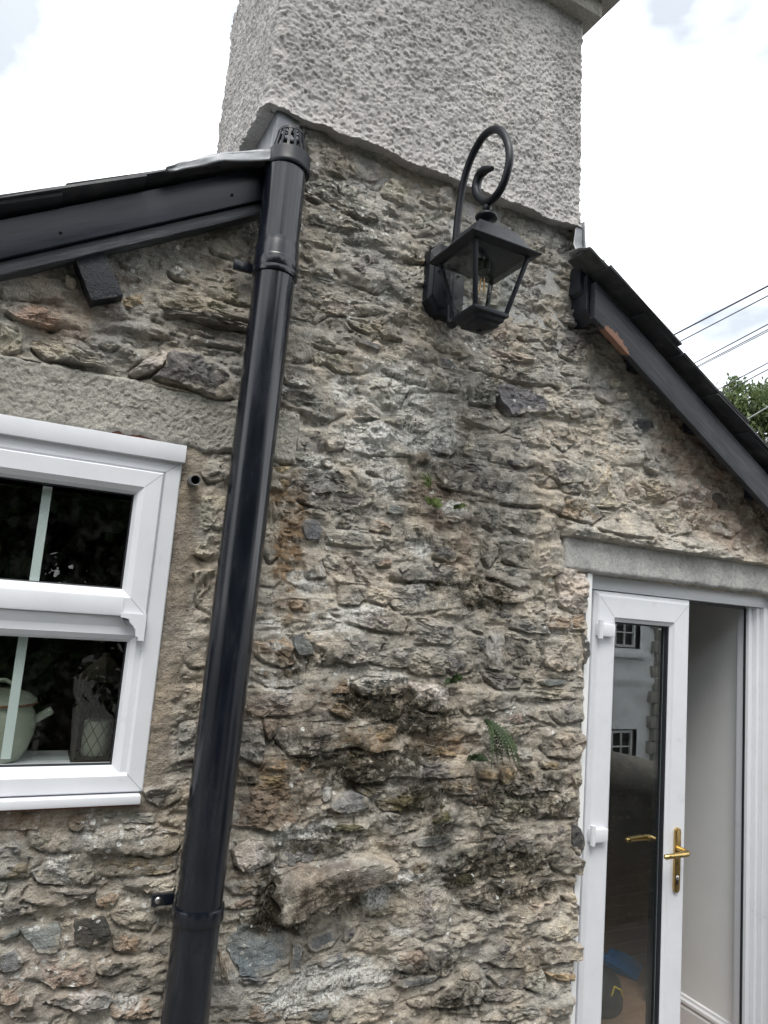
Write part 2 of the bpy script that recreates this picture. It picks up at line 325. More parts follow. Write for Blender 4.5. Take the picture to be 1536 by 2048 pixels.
g10 0.237 1.254 0.363 1.253 0.361 1.273 0.234 1.28
b10 0.028 1.253 0.109 1.251 0.107 1.292 0.022 1.296
b10 0.242 1.153 0.281 1.128 0.425 1.132 0.421 1.166 0.253 1.172
b10 0.255 1.069 0.287 1.06 0.308 1.089 0.246 1.098
p10 0.307 0.965 0.365 0.949 0.365 0.996 0.299 1.01
k8 1.889 2.517 1.937 2.515 1.998 2.552 1.99 2.577 1.907 2.571 1.868 2.538
k6 2.336 2.323 2.383 2.308 2.422 2.33 2.421 2.373 2.327 2.354
l16 2.05 2.479 2.129 2.461 2.138 2.415 2.197 2.414 2.271 2.469 2.262 2.505 2.135 2.504 2.035 2.502
b16 2.287 2.429 2.365 2.419 2.427 2.44 2.395 2.457 2.286 2.455
g20 1.925 2.305 1.987 2.289 2.057 2.284 2.113 2.312 2.111 2.354 2.012 2.364 1.917 2.334
l16 1.879 2.289 1.934 2.272 1.946 2.298 1.895 2.376 1.869 2.367
l18 2.157 2.298 2.267 2.308 2.297 2.339 2.288 2.375 2.147 2.359
l20 1.757 2.141 1.873 2.135 1.979 2.143 1.992 2.174 1.949 2.219 1.831 2.194 1.744 2.154
l18 2.033 2.189 2.104 2.163 2.204 2.19 2.189 2.209 2.129 2.253 2.031 2.23
g18 2.331 2.206 2.432 2.196 2.472 2.228 2.463 2.276 2.383 2.287 2.315 2.246
l14 1.734 2.229 1.83 2.232 1.881 2.259 1.864 2.326 1.785 2.358 1.728 2.344
g16 1.822 2.384 1.948 2.41 1.94 2.444 1.826 2.45 1.731 2.403
s10 1.924 2.647 1.965 2.661 1.964 2.682 1.916 2.676
l10 1.796 2.666 1.855 2.679 1.847 2.708 1.788 2.695
g10 1.969 2.403 2.011 2.385 2.045 2.405 2.031 2.501 1.952 2.482
s16 2.162 2.129 2.25 2.133 2.242 2.153 2.147 2.147
l12 2.521 2.18 2.553 2.178 2.553 2.216 2.52 2.212
m14 1.556 2.771 1.624 2.758 1.698 2.801 1.677 2.841 1.547 2.823
m12 1.619 2.627 1.687 2.652 1.666 2.682 1.605 2.664
m12 1.552 2.526 1.626 2.516 1.705 2.546 1.684 2.577 1.55 2.564
l40 -0.052 2.363 -0.022 2.339 0.04 2.345 0.112 2.348 0.094 2.362 0.027 2.382 -0.05 2.377
p30 -0.098 2.422 -0.033 2.421 0.048 2.433 0.01 2.455 -0.077 2.467 -0.122 2.437
w30 0.188 2.343 0.221 2.359 0.249 2.385 0.258 2.42 0.244 2.428 0.17 2.352
v34 0.231 2.35 0.321 2.344 0.397 2.331 0.431 2.343 0.424 2.381 0.383 2.411 0.32 2.43 0.26 2.42 0.256 2.381
d60 0.237 2.522 0.342 2.526 0.442 2.532 0.45 2.542 0.344 2.548 0.226 2.536
m20 0.26 2.478 0.33 2.466 0.438 2.478 0.446 2.495 0.336 2.497 0.262 2.498
l26 0.149 2.459 0.226 2.46 0.263 2.469 0.234 2.471 0.189 2.479 0.123 2.461
g14 0.078 2.487 0.108 2.481 0.139 2.499 0.132 2.525 0.077 2.5
l20 0.089 2.402 0.115 2.395 0.138 2.41 0.12 2.419 0.08 2.409
o14 0.128 2.519 0.158 2.518 0.199 2.543 0.195 2.576 0.13 2.538
l10 -0.004 2.532 0.019 2.535 0.02 2.558 -0.008 2.563
g18 0.23 2.542 0.324 2.558 0.458 2.564 0.456 2.579 0.348 2.597 0.213 2.576
g12 0.352 2.603 0.458 2.61 0.459 2.651 0.334 2.63
m16 -0.13 2.466 -0.064 2.48 -0.016 2.497 -0.063 2.529 -0.14 2.489
l14 -0.118 2.329 -0.073 2.353 -0.08 2.404 -0.129 2.405
m16 0.374 2.126 0.4 2.103 0.449 2.121 0.45 2.169 0.424 2.158 0.38 2.161
l24 0.386 1.964 0.388 1.918 0.416 1.908 0.45 1.931 0.452 2.005 0.448 2.069 0.422 2.062 0.388 2.067
l24 0.399 1.831 0.407 1.783 0.442 1.766 0.448 1.802 0.442 1.881 0.391 1.866
m22 0.384 1.653 0.409 1.626 0.444 1.63 0.442 1.711 0.403 1.708 0.379 1.697
g16 0.403 1.396 0.448 1.4 0.438 1.491 0.398 1.481
g18 0.34 1.306 0.381 1.285 0.418 1.308 0.398 1.347 0.327 1.331
"""
# staining, growth and painted shade on the masonry: w lichen, k dark algae plus shade painted beside the ledge, o ochre, p pink mortar; x z rx rz strength
STAINS_SHADE = """
w 0.936 2.468 0.103 0.070 .9
w 1.051 2.35 0.090 0.046 .8
w 0.766 2.424 0.039 0.037 1
w 0.59 2.415 0.037 0.015 1
w 0.835 2.295 0.081 0.059 .9
w 0.702 2.198 0.061 0.020 .8
w 0.909 2.202 0.066 0.045 .7
w 0.865 1.795 0.056 0.023 1
w 0.791 1.756 0.062 0.027 .8
w 0.694 1.859 0.027 0.024 1
w 0.632 1.732 0.029 0.014 .8
w 0.761 1.201 0.058 0.020 1
w 1.007 1.023 0.040 0.026 1
w 0.883 0.811 0.121 0.030 1.5
w 0.772 0.793 0.071 0.030 1.6
w 0.947 0.839 0.046 0.018 1.2
w 1.083 1.066 0.036 0.016 1
w 1.071 0.921 0.026 0.016 .9
w 1.049 1.995 0.035 0.024 .9
w 1.163 2.132 0.036 0.015 1
w 0.624 1.679 0.028 0.010 .9
w 0.154 1.166 0.015 0.033 .8
w 0.226 1.255 0.009 0.025 .8
w 0.296 1.234 0.094 0.034 .5
w 0.147 0.97 0.128 0.064 .5
w 0.352 0.854 0.025 0.016 1
w 0.654 1.598 0.056 0.016 .7
w 0.579 3.119 0.093 0.062 .4
w 0.721 2.979 0.131 0.094 .45
w 0.94 2.822 0.143 0.064 .3
w 0.191 2.281 0.024 0.016 .9
w 0.37 1.097 0.122 0.069 .35
w 0.945 1.623 0.098 0.028 .6
w 1.3 2.547 0.248 0.134 .2
w 1.028 2.409 0.108 0.062 .7
w 0.735 1.835 0.045 0.096 .5
w 1.397 1.439 0.058 0.060 .3
w 0.597 0.933 0.027 0.071 .5
w 1.09 2.534 0.111 0.096 .35
k 0.968 1.547 0.090 0.036 1.3
k 1.071 1.498 0.094 0.026 1.3
k 0.904 1.375 0.120 0.038 1.3
k 1.038 1.39 0.076 0.028 1
k 1.155 1.303 0.087 0.018 .9
k 1.371 1.276 0.096 0.032 .9
k 1.514 1.3 0.091 0.038 .8
k 1.549 1.22 0.112 0.027 .8
k 1.404 1.077 0.155 0.032 1.1
k 1.281 1.029 0.039 0.023 1
k 1.505 0.981 0.099 0.020 1
k 1.385 0.95 0.075 0.013 .8
k 1.196 0.795 0.077 0.022 .8
k 1.306 0.698 0.090 0.027 .8
k 0.676 1.055 0.025 0.052 1.3
k 0.704 0.989 0.062 0.020 1.2
k 0.805 1.167 0.104 0.021 .9
k 0.891 1.041 0.139 0.039 .9
k 1.114 2.017 0.054 0.023 .8
k 1.213 1.904 0.113 0.021 .9
k 1.291 1.864 0.076 0.022 .9
k 1.337 2.026 0.099 0.064 .4
k 0.727 2.101 0.108 0.043 .5
k 1.097 2.232 0.109 0.093 .6
k 1.268 2.178 0.137 0.080 .5
k 0.757 1.651 0.090 0.022 .8
k 0.962 1.61 0.065 0.016 .8
k 1.232 1.662 0.064 0.045 .5
k 0.659 2.95 0.111 0.039 .6
k 0.748 1.444 0.119 0.037 .7
k 0.565 2.374 0.065 0.017 .7
k 0.571 2.323 0.043 0.010 1
k 1.004 2.379 0.039 0.009 1.2
k 0.338 0.983 0.071 0.033 .3
k 1.011 2.613 0.072 0.047 .2
k 1.361 1.682 0.078 0.046 .5
k 1.489 1.531 0.122 0.046 .3
k 0.651 1.292 0.084 0.051 .5
k 0.729 0.807 0.084 0.024 .3
k 0.21 1.211 0.090 0.034 .4
k 0.395 0.892 0.060 0.022 .4
k 1.234 0.959 0.143 0.042 .3
k 1.539 0.768 0.078 0.029 .6
k 1.123 1.272 0.069 0.022 .9
k 1.189 1.191 0.035 0.036 .9
k 1.35 1.189 0.037 0.029 .7
o 0.643 1.978 0.035 0.123 1.3
o 0.594 2.103 0.037 0.019 1
o 0.669 1.795 0.058 0.027 .7
o 0.679 1.355 0.085 0.028 .9
o 0.899 1.429 0.079 0.041 .8
o 1.162 1.426 0.088 0.036 .8
o 1.366 1.342 0.116 0.024 .6
o 0.842 1.552 0.093 0.040 .6
o 0.572 1.522 0.055 0.025 .5
o 0.738 1.263 0.102 0.039 .4
o 0.068 1.253 0.052 0.044 .5
o 1.422 0.826 0.173 0.071 .25
p 2.242 2.511 0.170 0.108 1
p 2.091 2.581 0.080 0.042 .9
p 2.387 2.337 0.238 0.079 1
p 2.506 2.233 0.183 0.072 1
p 0.014 2.473 0.079 0.050 .7
p 0.106 2.578 0.023 0.031 .8
p 1.101 2.178 0.065 0.027 .8
p 1.203 2.035 0.026 0.070 .8
p 1.143 2.098 0.083 0.028 .6
p 0.173 0.924 0.119 0.064 .6
p 1.118 0.747 0.100 0.040 .3
p 0.824 1.899 0.063 0.028 .5
p 0.629 1.496 0.085 0.026 .5
"""

# ------------------------------------------------------------------ numeric helpers
rng = np.random.RandomState(7)
random.seed(7)
def h2(i, j, s):
    n = (i.astype(np.int64) * 374761393 + j.astype(np.int64) * 668265263 + s * 1442695041) & 0xffffffff
    n = ((n ^ (n >> 13)) * 1274126177) & 0xffffffff
    return ((n ^ (n >> 16)) & 0xffff) / 65535.0
def vn(x, y, s=0):
    """value noise -1..1"""
    xi = np.floor(x); yi = np.floor(y); fx = x - xi; fy = y - yi
    fx = fx * fx * fx * (fx * (fx * 6 - 15) + 10); fy = fy * fy * fy * (fy * (fy * 6 - 15) + 10)
    a = h2(xi, yi, s); b = h2(xi + 1, yi, s); c = h2(xi, yi + 1, s); d = h2(xi + 1, yi + 1, s)
    return 2 * ((a * (1 - fx) + b * fx) * (1 - fy) + (c * (1 - fx) + d * fx) * fy) - 1
def fbm(x, y, f, o=4, s=0, g=.5):
    t = 0; a = 1; n = 0
    for k in range(o):
        ca, sa = math.cos(k * 1.1 + .4), math.sin(k * 1.1 + .4)
        t = t + a * vn((x * ca - y * sa) * f, (x * sa + y * ca) * f, s + k * 17); n += a; a *= g; f *= 2.03
    return t / n
def ridg(x, y, f, o=3, s=0):
    t = 0; a = 1; n = 0
    for k in range(o):
        t = t + a * (1 - 2 * np.abs(vn(x * f, y * f, s + 31 * k))); n += a; a *= .5; f *= 2.1
    return t / n
def worley(x, y, f, s=0, jit=.9):
    """nearest jittered cell point: distance, offset and three random numbers of that cell"""
    X_, Y_ = x * f, y * f; xi, yi = np.floor(X_), np.floor(Y_)
    best = np.full(x.shape, 9.0); ox = np.zeros(x.shape); oy = np.zeros(x.shape); ra = np.zeros(x.shape); rb = np.zeros(x.shape); rc = np.zeros(x.shape)
    for a in (-1, 0, 1):
        for b in (-1, 0, 1):
            ci, cj = xi + a, yi + b; px_ = ci + .5 + jit * (h2(ci, cj, s) - .5); py_ = cj + .5 + jit * (h2(ci, cj, s + 1) - .5)
            dx, dy = X_ - px_, Y_ - py_; d = dx * dx + dy * dy; m_ = d < best
            best = np.where(m_, d, best); ox = np.where(m_, dx, ox); oy = np.where(m_, dy, oy)
            ra = np.where(m_, h2(ci, cj, s + 2), ra); rb = np.where(m_, h2(ci, cj, s + 3), rb); rc = np.where(m_, h2(ci, cj, s + 4), rc)
    return np.sqrt(best), ox / f, oy / f, ra, rb, rc
def sstep(a, b, x):
    t = np.clip((x - a) / (b - a), 0, 1); return t * t * (3 - 2 * t)

# ------------------------------------------------------------------ object helpers
def wpos(o):
    v = Vector((0, 0, 0))
    while o is not None:
        v += o.location; o = o.parent
    return v
def tag(o, label=None, cat=None, group=None, kind=None):
    if label: o['label'] = label
    if cat: o['category'] = cat
    if group: o['group'] = group
    if kind: o['kind'] = kind
    return o
def thing(name, loc, label, cat, group=None):
    o = bpy.data.objects.new(name, None); COL.objects.link(o); o.location = loc
    o.empty_display_size = .05
    return tag(o, label, cat, group)
def mesh_np(name, V, F, mat, parent=None, smooth=True, attrs=None, loc=None):
    """V (n,3) world coordinates, F (m,k) index array"""
    me = bpy.data.meshes.new(name)
    base = Vector(loc) if loc is not None else (wpos(parent) if parent else Vector((0, 0, 0)))
    V = np.asarray(V, np.float32) - np.array(base, np.float32)
    F = np.asarray(F, np.int32); k = F.shape[1]
    me.vertices.add(len(V)); me.vertices.foreach_set('co', V.ravel())
    me.loops.add(F.size); me.loops.foreach_set('vertex_index', F.ravel())
    me.polygons.add(len(F)); me.polygons.foreach_set('loop_start', np.arange(0, F.size, k, dtype=np.int32))
    me.polygons.foreach_set('loop_total', np.full(len(F), k, np.int32))
    me.polygons.foreach_set('use_smooth', np.full(len(F), smooth, bool))
    for an, av in (attrs or {}).items():
        a = me.attributes.new(an, 'FLOAT_COLOR', 'POINT'); a.data.foreach_set('color', np.asarray(av, np.float32).ravel())
    me.update(); me.validate()
    me.materials.append(mat)
    o = bpy.data.objects.new(name, me); COL.objects.link(o)
    if parent is not None:
        o.parent = parent
        if loc is not None: o.location = base - wpos(parent)
    elif loc is not None: o.location = base
    return o
class MB:
    def __init__(s): s.v = []; s.f = []
    def add(s, vs, fs):
        n = len(s.v); s.v += [tuple(p) for p in vs]; s.f += [tuple(i + n for i in f) for f in fs]; return s
    def box(s, x0, x1, y0, y1, z0, z1):
        return s.add([(x, y, z) for z in (z0, z1) for y in (y0, y1) for x in (x0, x1)],
                     [(0, 2, 3, 1), (4, 5, 7, 6), (0, 1, 5, 4), (2, 6, 7, 3), (0, 4, 6, 2), (1, 3, 7, 5)])
    def hexa(s, p):
        return s.add(p, [(0, 3, 2, 1), (4, 5, 6, 7), (0, 1, 5, 4), (1, 2, 6, 5), (2, 3, 7, 6), (3, 0, 4, 7)])
    def tube(s, path, r, n=10, cap=True):
        P = [Vector(p) for p in path]; rr = r if isinstance(r, (list, tuple)) else [r] * len(P)
        T = [(P[min(i + 1, len(P) - 1)] - P[max(i - 1, 0)]).normalized() for i in range(len(P))]
        a = Vector((0, 0, 1)) if abs(T[0].z) < .9 else Vector((1, 0, 0))
        u = T[0].cross(a).normalized(); base = len(s.v)
        for i, p in enumerate(P):
            u = (u - T[i] * u.dot(T[i])).normalized(); v = T[i].cross(u)
            for k in range(n):
                t = 2 * math.pi * k / n; s.v.append(tuple(p + (u * math.cos(t) + v * math.sin(t)) * rr[i]))
        for i in range(len(P) - 1):
            for k in range(n):
                s.f.append((base + i * n + k, base + i * n + (k + 1) % n, base + (i + 1) * n + (k + 1) % n, base + (i + 1) * n + k))
        if cap:
            s.f.append(tuple(base + k for k in range(n))[::-1]); e = base + (len(P) - 1) * n
            s.f.append(tuple(e + k for k in range(n)))
        return s
    def lathe(s, prof, c, n=24, axis='z', closed=False):
        base = len(s.v); m_ = len(prof)
        for r, h in prof:
            for k in range(n):
                t = 2 * math.pi * k / n; a, b = r * math.cos(t), r * math.sin(t)
                q = (a, b, h) if axis == 'z' else (a, h, b)
                s.v.append((c[0] + q[0], c[1] + q[1], c[2] + q[2]))
        for i in range(m_ - 1 + (1 if closed else 0)):
            j = (i + 1) % m_
            for k in range(n):
                s.f.append((base + i * n + k, base + i * n + (k + 1) % n, base + j * n + (k + 1) % n, base + j * n + k))
        return s
    def ring(s, x0, x1, z0, z1, prof):
        """mitred rectangular frame: prof = list of (inset, y), swept round the rectangle; closed section"""
        base = len(s.v); m_ = len(prof)
        for ins, y in prof:
            s.v += [(x0 + ins, y, z0 + ins), (x1 - ins, y, z0 + ins), (x1 - ins, y, z1 - ins), (x0 + ins, y, z1 - ins)]
        for i in range(m_):
            j = (i + 1) % m_
            for k in range(4):
                s.f.append((base + i * 4 + k, base + i * 4 + (k + 1) % 4, base + j * 4 + (k + 1) % 4, base + j * 4 + k))
        return s
    def build(s, name, mat, parent=None, smooth=False, bevel=0, seg=2, loc=None, angle=None):
        me = bpy.data.meshes.new(name)
        base = Vector(loc) if loc is not None else (wpos(parent) if parent else Vector((0, 0, 0)))
        me.from_pydata([tuple(Vector(p) - base) for p in s.v], [], s.f)
        bm = bmesh.new(); bm.from_mesh(me)
        bmesh.ops.recalc_face_normals(bm, faces=bm.faces)
        if bevel: bmesh.ops.bevel(bm, geom=list(bm.edges), offset=bevel, segments=seg, affect='EDGES', profile=.6)
        bm.to_mesh(me); bm.free()
        if smooth:
            for p in me.polygons: p.use_smooth = True
            if angle or bevel: me.set_sharp_from_angle(angle=angle or R(35))
        me.materials.append(mat)
        o = bpy.data.objects.new(name, me); COL.objects.link(o)
        if parent is not None:
            o.parent = parent
            if loc is not None: o.location = base - wpos(parent)
        elif loc is not None: o.location = base
        return o

# ------------------------------------------------------------------ materials
def newmat(name):
    M_ = bpy.data.materials.new(name); M_.use_nodes = True; t = M_.node_tree
    return M_, t, t.nodes['Principled BSDF'], t.nodes['Material Output']
def N(t, typ, **k):
    n = t.nodes.new(typ)
    for a, b in k.items():
        if a in n.inputs.keys(): n.inputs[a].default_value = b
        else: setattr(n, a, b)
    return n
def math_(t, op, a, b=None, c=None, clamp=False):
    n = t.nodes.new('ShaderNodeMath'); n.operation = op; n.use_clamp = clamp
    for i, v in enumerate((a, b, c)):
        if v is None: continue
        if isinstance(v, (int, float)): n.inputs[i].default_value = v
        else: t.links.new(v, n.inputs[i])
    return n.outputs[0]
def mixc(t, f, a, b, mode='MIX'):
    n = t.nodes.new('ShaderNodeMixRGB'); n.blend_type = mode
    for i, v in enumerate((f, a, b)):
        if isinstance(v, (int, float)): n.inputs[i].default_value = v
        elif isinstance(v, tuple): n.inputs[i].default_value = v + (1,) if len(v) == 3 else v
        else: t.links.new(v, n.inputs[i])
    return n.outputs[0]
def ramp(t, v, pts):
    n = t.nodes.new('ShaderNodeValToRGB'); cr_ = n.color_ramp
    while len(cr_.elements) < len(pts): cr_.elements.new(.5)
    for e, (p, c) in zip(cr_.elements, pts):
        e.position = p; e.color = (c, c, c, 1) if isinstance(c, (int, float)) else tuple(c) + (1,)
    t.links.new(v, n.inputs[0]); return n.outputs[0]
def noise(t, pos, scale, detail=5, rough=.6, dist=0.0):
    n = N(t, 'ShaderNodeTexNoise'); n.inputs['Scale'].default_value = scale; n.inputs['Detail'].default_value = detail
    n.inputs['Roughness'].default_value = rough; n.inputs['Distortion'].default_value = dist
    t.links.new(pos, n.inputs['Vector']); return n.outputs['Fac']
def mapping(t, pos, sc=(1, 1, 1), rot=(0, 0, 0)):
    for r_, s_ in ((rot, (1, 1, 1)), ((0, 0, 0), sc)):          # turn first, then stretch
        n = N(t, 'ShaderNodeMapping'); n.inputs['Scale'].default_value = s_; n.inputs['Rotation'].default_value = r_
        t.links.new(pos, n.inputs['Vector']); pos = n.outputs[0]
    return pos
def bump(t, bsdf, h, strength=.5, dist=.01):
    n = N(t, 'ShaderNodeBump'); n.inputs['Strength'].default_value = strength; n.inputs['Distance'].default_value = dist
    t.links.new(h, n.inputs['Height']); t.links.new(n.outputs[0], bsdf.inputs['Normal'])
def posn(t): return N(t, 'ShaderNodeNewGeometry').outputs['Position']

def mat_masonry():
    M_, t, b, o = newmat('masonry'); P = posn(t)
    ca = N(t, 'ShaderNodeAttribute', attribute_name='col'); ma = N(t, 'ShaderNodeAttribute', attribute_name='msk')
    sp = N(t, 'ShaderNodeSeparateColor'); t.links.new(ma.outputs['Color'], sp.inputs[0])
    lw, lk, lo, lp = sp.outputs[0], sp.outputs[1], sp.outputs[2], ma.outputs['Alpha']
    n1 = noise(t, P, 11, 8, .62, .3); n2 = noise(t, P, 55, 6, .7); n3 = noise(t, P, 210, 4, .7)
    stre = noise(t, mapping(t, P, (16, 16, 58), (0, R(12), 0)), 1, 6, .6, 1.2)
    c = ca.outputs['Color']
    c = mixc(t, 1.0, c, ramp(t, n1, [(.25, .72), (.5, 1.05), (.75, 1.4)]), 'MULTIPLY')
    c = mixc(t, .8, c, ramp(t, n2, [(.3, .68), (.52, 1.05), (.72, 1.5)]), 'MULTIPLY')
    c = mixc(t, .55, c, ramp(t, stre, [(.3, .75), (.5, 1.03), (.7, 1.3)]), 'MULTIPLY')
    c = mixc(t, .6, c, ramp(t, n3, [(.3, .72), (.5, 1.02), (.7, 1.35)]), 'MULTIPLY')
    # warm / cool drift
    c = mixc(t, .5, c, ramp(t, noise(t, P, 5.5, 5, .6), [(.35, (.88, .96, 1.05)), (.65, (1.13, 1.0, .84))]), 'MULTIPLY')
    nb = noise(t, P, 24, 7, .7, .4)
    fo = math_(t, 'MULTIPLY', lo, ramp(t, nb, [(.36, 0.0), (.6, 1.0)]), clamp=True)
    c = mixc(t, math_(t, 'MULTIPLY', fo, .9), c, mixc(t, n2, (.20, .115, .055), (.36, .25, .14)))
    fp = math_(t, 'MULTIPLY', lp, ramp(t, noise(t, P, 15, 6, .7), [(.34, 0.0), (.58, 1.0)]), clamp=True)
    c = mixc(t, math_(t, 'MULTIPLY', fp, .75), c, mixc(t, n2, (.25, .155, .11), (.44, .30, .22)))
    fk = math_(t, 'MULTIPLY', lk, ramp(t, noise(t, P, 33, 8, .72, .5), [(.36, 0.0), (.58, 1.3)]), clamp=True)
    c = mixc(t, math_(t, 'MULTIPLY', fk, .93), c, mixc(t, nb, (.014, .012, .008), (.055, .047, .026)))  # dark algae; the shade left of the ledge is coloured in with it
    # lichen: crusty speckles
    v = N(t, 'ShaderNodeTexVoronoi'); v.inputs['Scale'].default_value = 78; v.inputs['Randomness'].default_value = 1
    dn = N(t, 'ShaderNodeTexNoise'); dn.inputs['Scale'].default_value = 60; dn.inputs['Detail'].default_value = 4; t.links.new(P, dn.inputs['Vector'])
    t.links.new(mixc(t, .016, P, dn.outputs['Color'], 'ADD'), v.inputs['Vector'])
    sv_ = N(t, 'ShaderNodeSeparateColor'); t.links.new(v.outputs['Color'], sv_.inputs[0])
    thr = math_(t, 'SUBTRACT', 1.0, math_(t, 'ADD', math_(t, 'MULTIPLY', lw, .6), .0))
    on = math_(t, 'GREATER_THAN', sv_.outputs[0], thr)
    spot = math_(t, 'LESS_THAN', v.outputs['Distance'], math_(t, 'ADD', math_(t, 'MULTIPLY', sv_.outputs[1], .42), .16))
    ln = ramp(t, noise(t, P, 130, 6, .75), [(.43, 0.0), (.51, 1.0)])
    lm = math_(t, 'MULTIPLY', math_(t, 'MULTIPLY', on, spot), ramp(t, noise(t, P, 300, 3, .7), [(.3, .35), (.5, 1.0)]))
    lc = math_(t, 'MULTIPLY', ramp(t, lw, [(.3, 0.0), (.95, 1.0)]), ln)
    fl = math_(t, 'MAXIMUM', lm, lc)
    c = mixc(t, math_(t, 'MULTIPLY', fl, .92), c, mixc(t, n3, (.72, .72, .68), (.95, .95, .91)))
    t.links.new(c, b.inputs['Base Color'])
    b.inputs['Roughness'].default_value = .93; b.inputs['Specular IOR Level'].default_value = .25
    hh = math_(t, 'ADD', math_(t, 'MULTIPLY', n2, 1.0), math_(t, 'MULTIPLY', n3, .75))
    hh = math_(t, 'ADD', hh, math_(t, 'MULTIPLY', stre, .6))
    hh = math_(t, 'ADD', hh, math_(t, 'MULTIPLY', fl, .16))
    bump(t, b, hh, 1.0, .014)
    return M_
def mat_render(name, ca, cb, sc=38, pit=.5, bs=.6, streak=None):
    """cement: mottled grey with fine grain"""
    M_, t, b, o = newmat(name); P = posn(t)
    n1 = noise(t, P, 4, 6, .6); n2 = noise(t, P, sc, 5, .7); n3 = noise(t, P, 240, 3, .6)
    c = mixc(t, ramp(t, n1, [(.3, 0.0), (.7, 1.0)]), ca, cb)
    c = mixc(t, .7, c, ramp(t, n2, [(.3, 1 - pit), (.5, 1.0), (.7, 1 + pit * .6)]), 'MULTIPLY')
    c = mixc(t, .5, c, ramp(t, n3, [(.3, .7), (.7, 1.3)]), 'MULTIPLY')
    if streak:
        c = mixc(t, .8, c, ramp(t, noise(t, mapping(t, P, streak), 1, 6, .65, .5), [(.3, (.70, .70, .69)), (.5, (1, 1, 1)), (.7, (1.14, 1.13, 1.10))]), 'MULTIPLY')
    t.links.new(c, b.inputs['Base Color']); b.inputs['Roughness'].default_value = .95; b.inputs['Specular IOR Level'].default_value = .2
    bump(t, b, math_(t, 'ADD', n2, math_(t, 'MULTIPLY', n3, .5)), bs, .006)
    return M_
def mat_plain(name, col, rough=.5, metal=0.0, var=.12, sc=20, bs=0.0, bd=.002, spec=.5, coat=0.0, dirt=None, aniso=(1, 1, 1), rot=0.0):
    M_, t, b, o = newmat(name); P = mapping(t, posn(t), aniso, (0, rot, 0))
    n1 = noise(t, P, sc, 6, .65); n2 = noise(t, P, sc * 6, 4, .6)
    c = mixc(t, 1.0, col, ramp(t, n1, [(.3, 1 - var), (.7, 1 + var)]), 'MULTIPLY')
    if dirt:
        c = mixc(t, math_(t, 'MULTIPLY', ramp(t, noise(t, P, sc * .6, 8, .75), [(.52, 0.0), (.68, 1.0)]), dirt[1]), c, dirt[0])
    t.links.new(c, b.inputs['Base Color'])
    t.links.new(ramp(t, n1, [(.3, max(0, rough - .07)), (.7, min(1, rough + .1))]), b.inputs['Roughness'])
    b.inputs['Metallic'].default_value = metal; b.inputs['Specular IOR Level'].default_value = spec; b.inputs['Coat Weight'].default_value = coat
    b.inputs['Coat Roughness'].default_value = .1
    if bs: bump(t, b, math_(t, 'ADD', n1, math_(t, 'MULTIPLY', n2, .5)), bs, bd)
    return M_
def mat_glass(name, tint=(1, 1, 1), ior=1.5, dirt=.02):
    M_, t, b, o = newmat(name); t.nodes.remove(b)
    fr = N(t, 'ShaderNodeFresnel'); bf = N(t, 'ShaderNodeNewGeometry').outputs['Backfacing']
    t.links.new(math_(t, 'ADD', ior, math_(t, 'MULTIPLY', bf, 1 / ior - ior)), fr.inputs['IOR'])   # thin sheet: both faces reflect alike
    tr = N(t, 'ShaderNodeBsdfTransparent'); tr.inputs[0].default_value = tint + (1,)
    gl = N(t, 'ShaderNodeBsdfGlossy'); gl.inputs['Roughness'].default_value = 0.0
    df = N(t, 'ShaderNodeBsdfDiffuse'); df.inputs[0].default_value = (.6, .6, .58, 1)
    ms = N(t, 'ShaderNodeMixShader'); ms2 = N(t, 'ShaderNodeMixShader')
    t.links.new(fr.outputs[0], ms.inputs[0]); t.links.new(tr.outputs[0], ms.inputs[1]); t.links.new(gl.outputs[0], ms.inputs[2])
    t.links.new(math_(t, 'MULTIPLY', ramp(t, noise(t, posn(t), 30, 6, .7), [(.5, 0.0), (.75, 1.0)]), dirt), ms2.inputs[0])
    t.links.new(ms.outputs[0], ms2.inputs[1]); t.links.new(df.outputs[0], ms2.inputs[2])
    t.links.new(ms2.outputs[0], o.inputs[0]); return M_
def mat_leaf(name, a, b_, tr=.35):
    M_, t, b, o = newmat(name); P = posn(t)
    c = mixc(t, ramp(t, noise(t, P, 3.0, 4, .7), [(.35, 0.0), (.65, 1.0)]), a, b_)
    c = mixc(t, 1.0, c, ramp(t, noise(t, P, 40, 2, .6), [(.3, .7), (.7, 1.3)]), 'MULTIPLY')
    t.links.new(c, b.inputs['Base Color']); b.inputs['Roughness'].default_value = .55
    tl = N(t, 'ShaderNodeBsdfTranslucent'); t.links.new(c, tl.inputs[0]); ms = N(t, 'ShaderNodeMixShader'); ms.inputs[0].default_value = tr
    t.links.new(b.outputs[0], ms.inputs[1]); t.links.new(tl.outputs[0], ms.inputs[2]); t.links.new(ms.outputs[0], o.inputs[0]); return M_

MAS = mat_masonry()
HARL = mat_render('harling', (.35, .338, .33), (.47, .457, .447), 130, .25, .6, (7, 7, 1.2))
HARL2 = mat_render('roughcast_concrete', (.28, .272, .24), (.42, .405, .36), 150, .5, .9)
CONC = mat_render('cast_concrete', (.33, .33, .32), (.48, .475, .46), 60, .4, .7, (9, 9, 2.5))
PVC = mat_plain('white_upvc', (.635, .65, .685), .32, var=.035, sc=9, dirt=((.40, .39, .36), .15))
PVCB = mat_plain('glazing_bar_white', (.60, .63, .625), .4, var=.03)
BLKP = mat_plain('black_pvc', (.005, .007, .012), .22, var=.3, sc=26, coat=.2, dirt=((.035, .038, .042), .4), aniso=(1, 1, .22))
BLKM = mat_plain('black_pvc_dull', (.007, .009, .014), .46, var=.3, sc=30, spec=.3, dirt=((.03, .032, .036), .4))
IRON = mat_plain('black_powder_coat', (.006, .0075, .012), .42, var=.2, sc=60, bs=.12, bd=.0006, spec=.3)
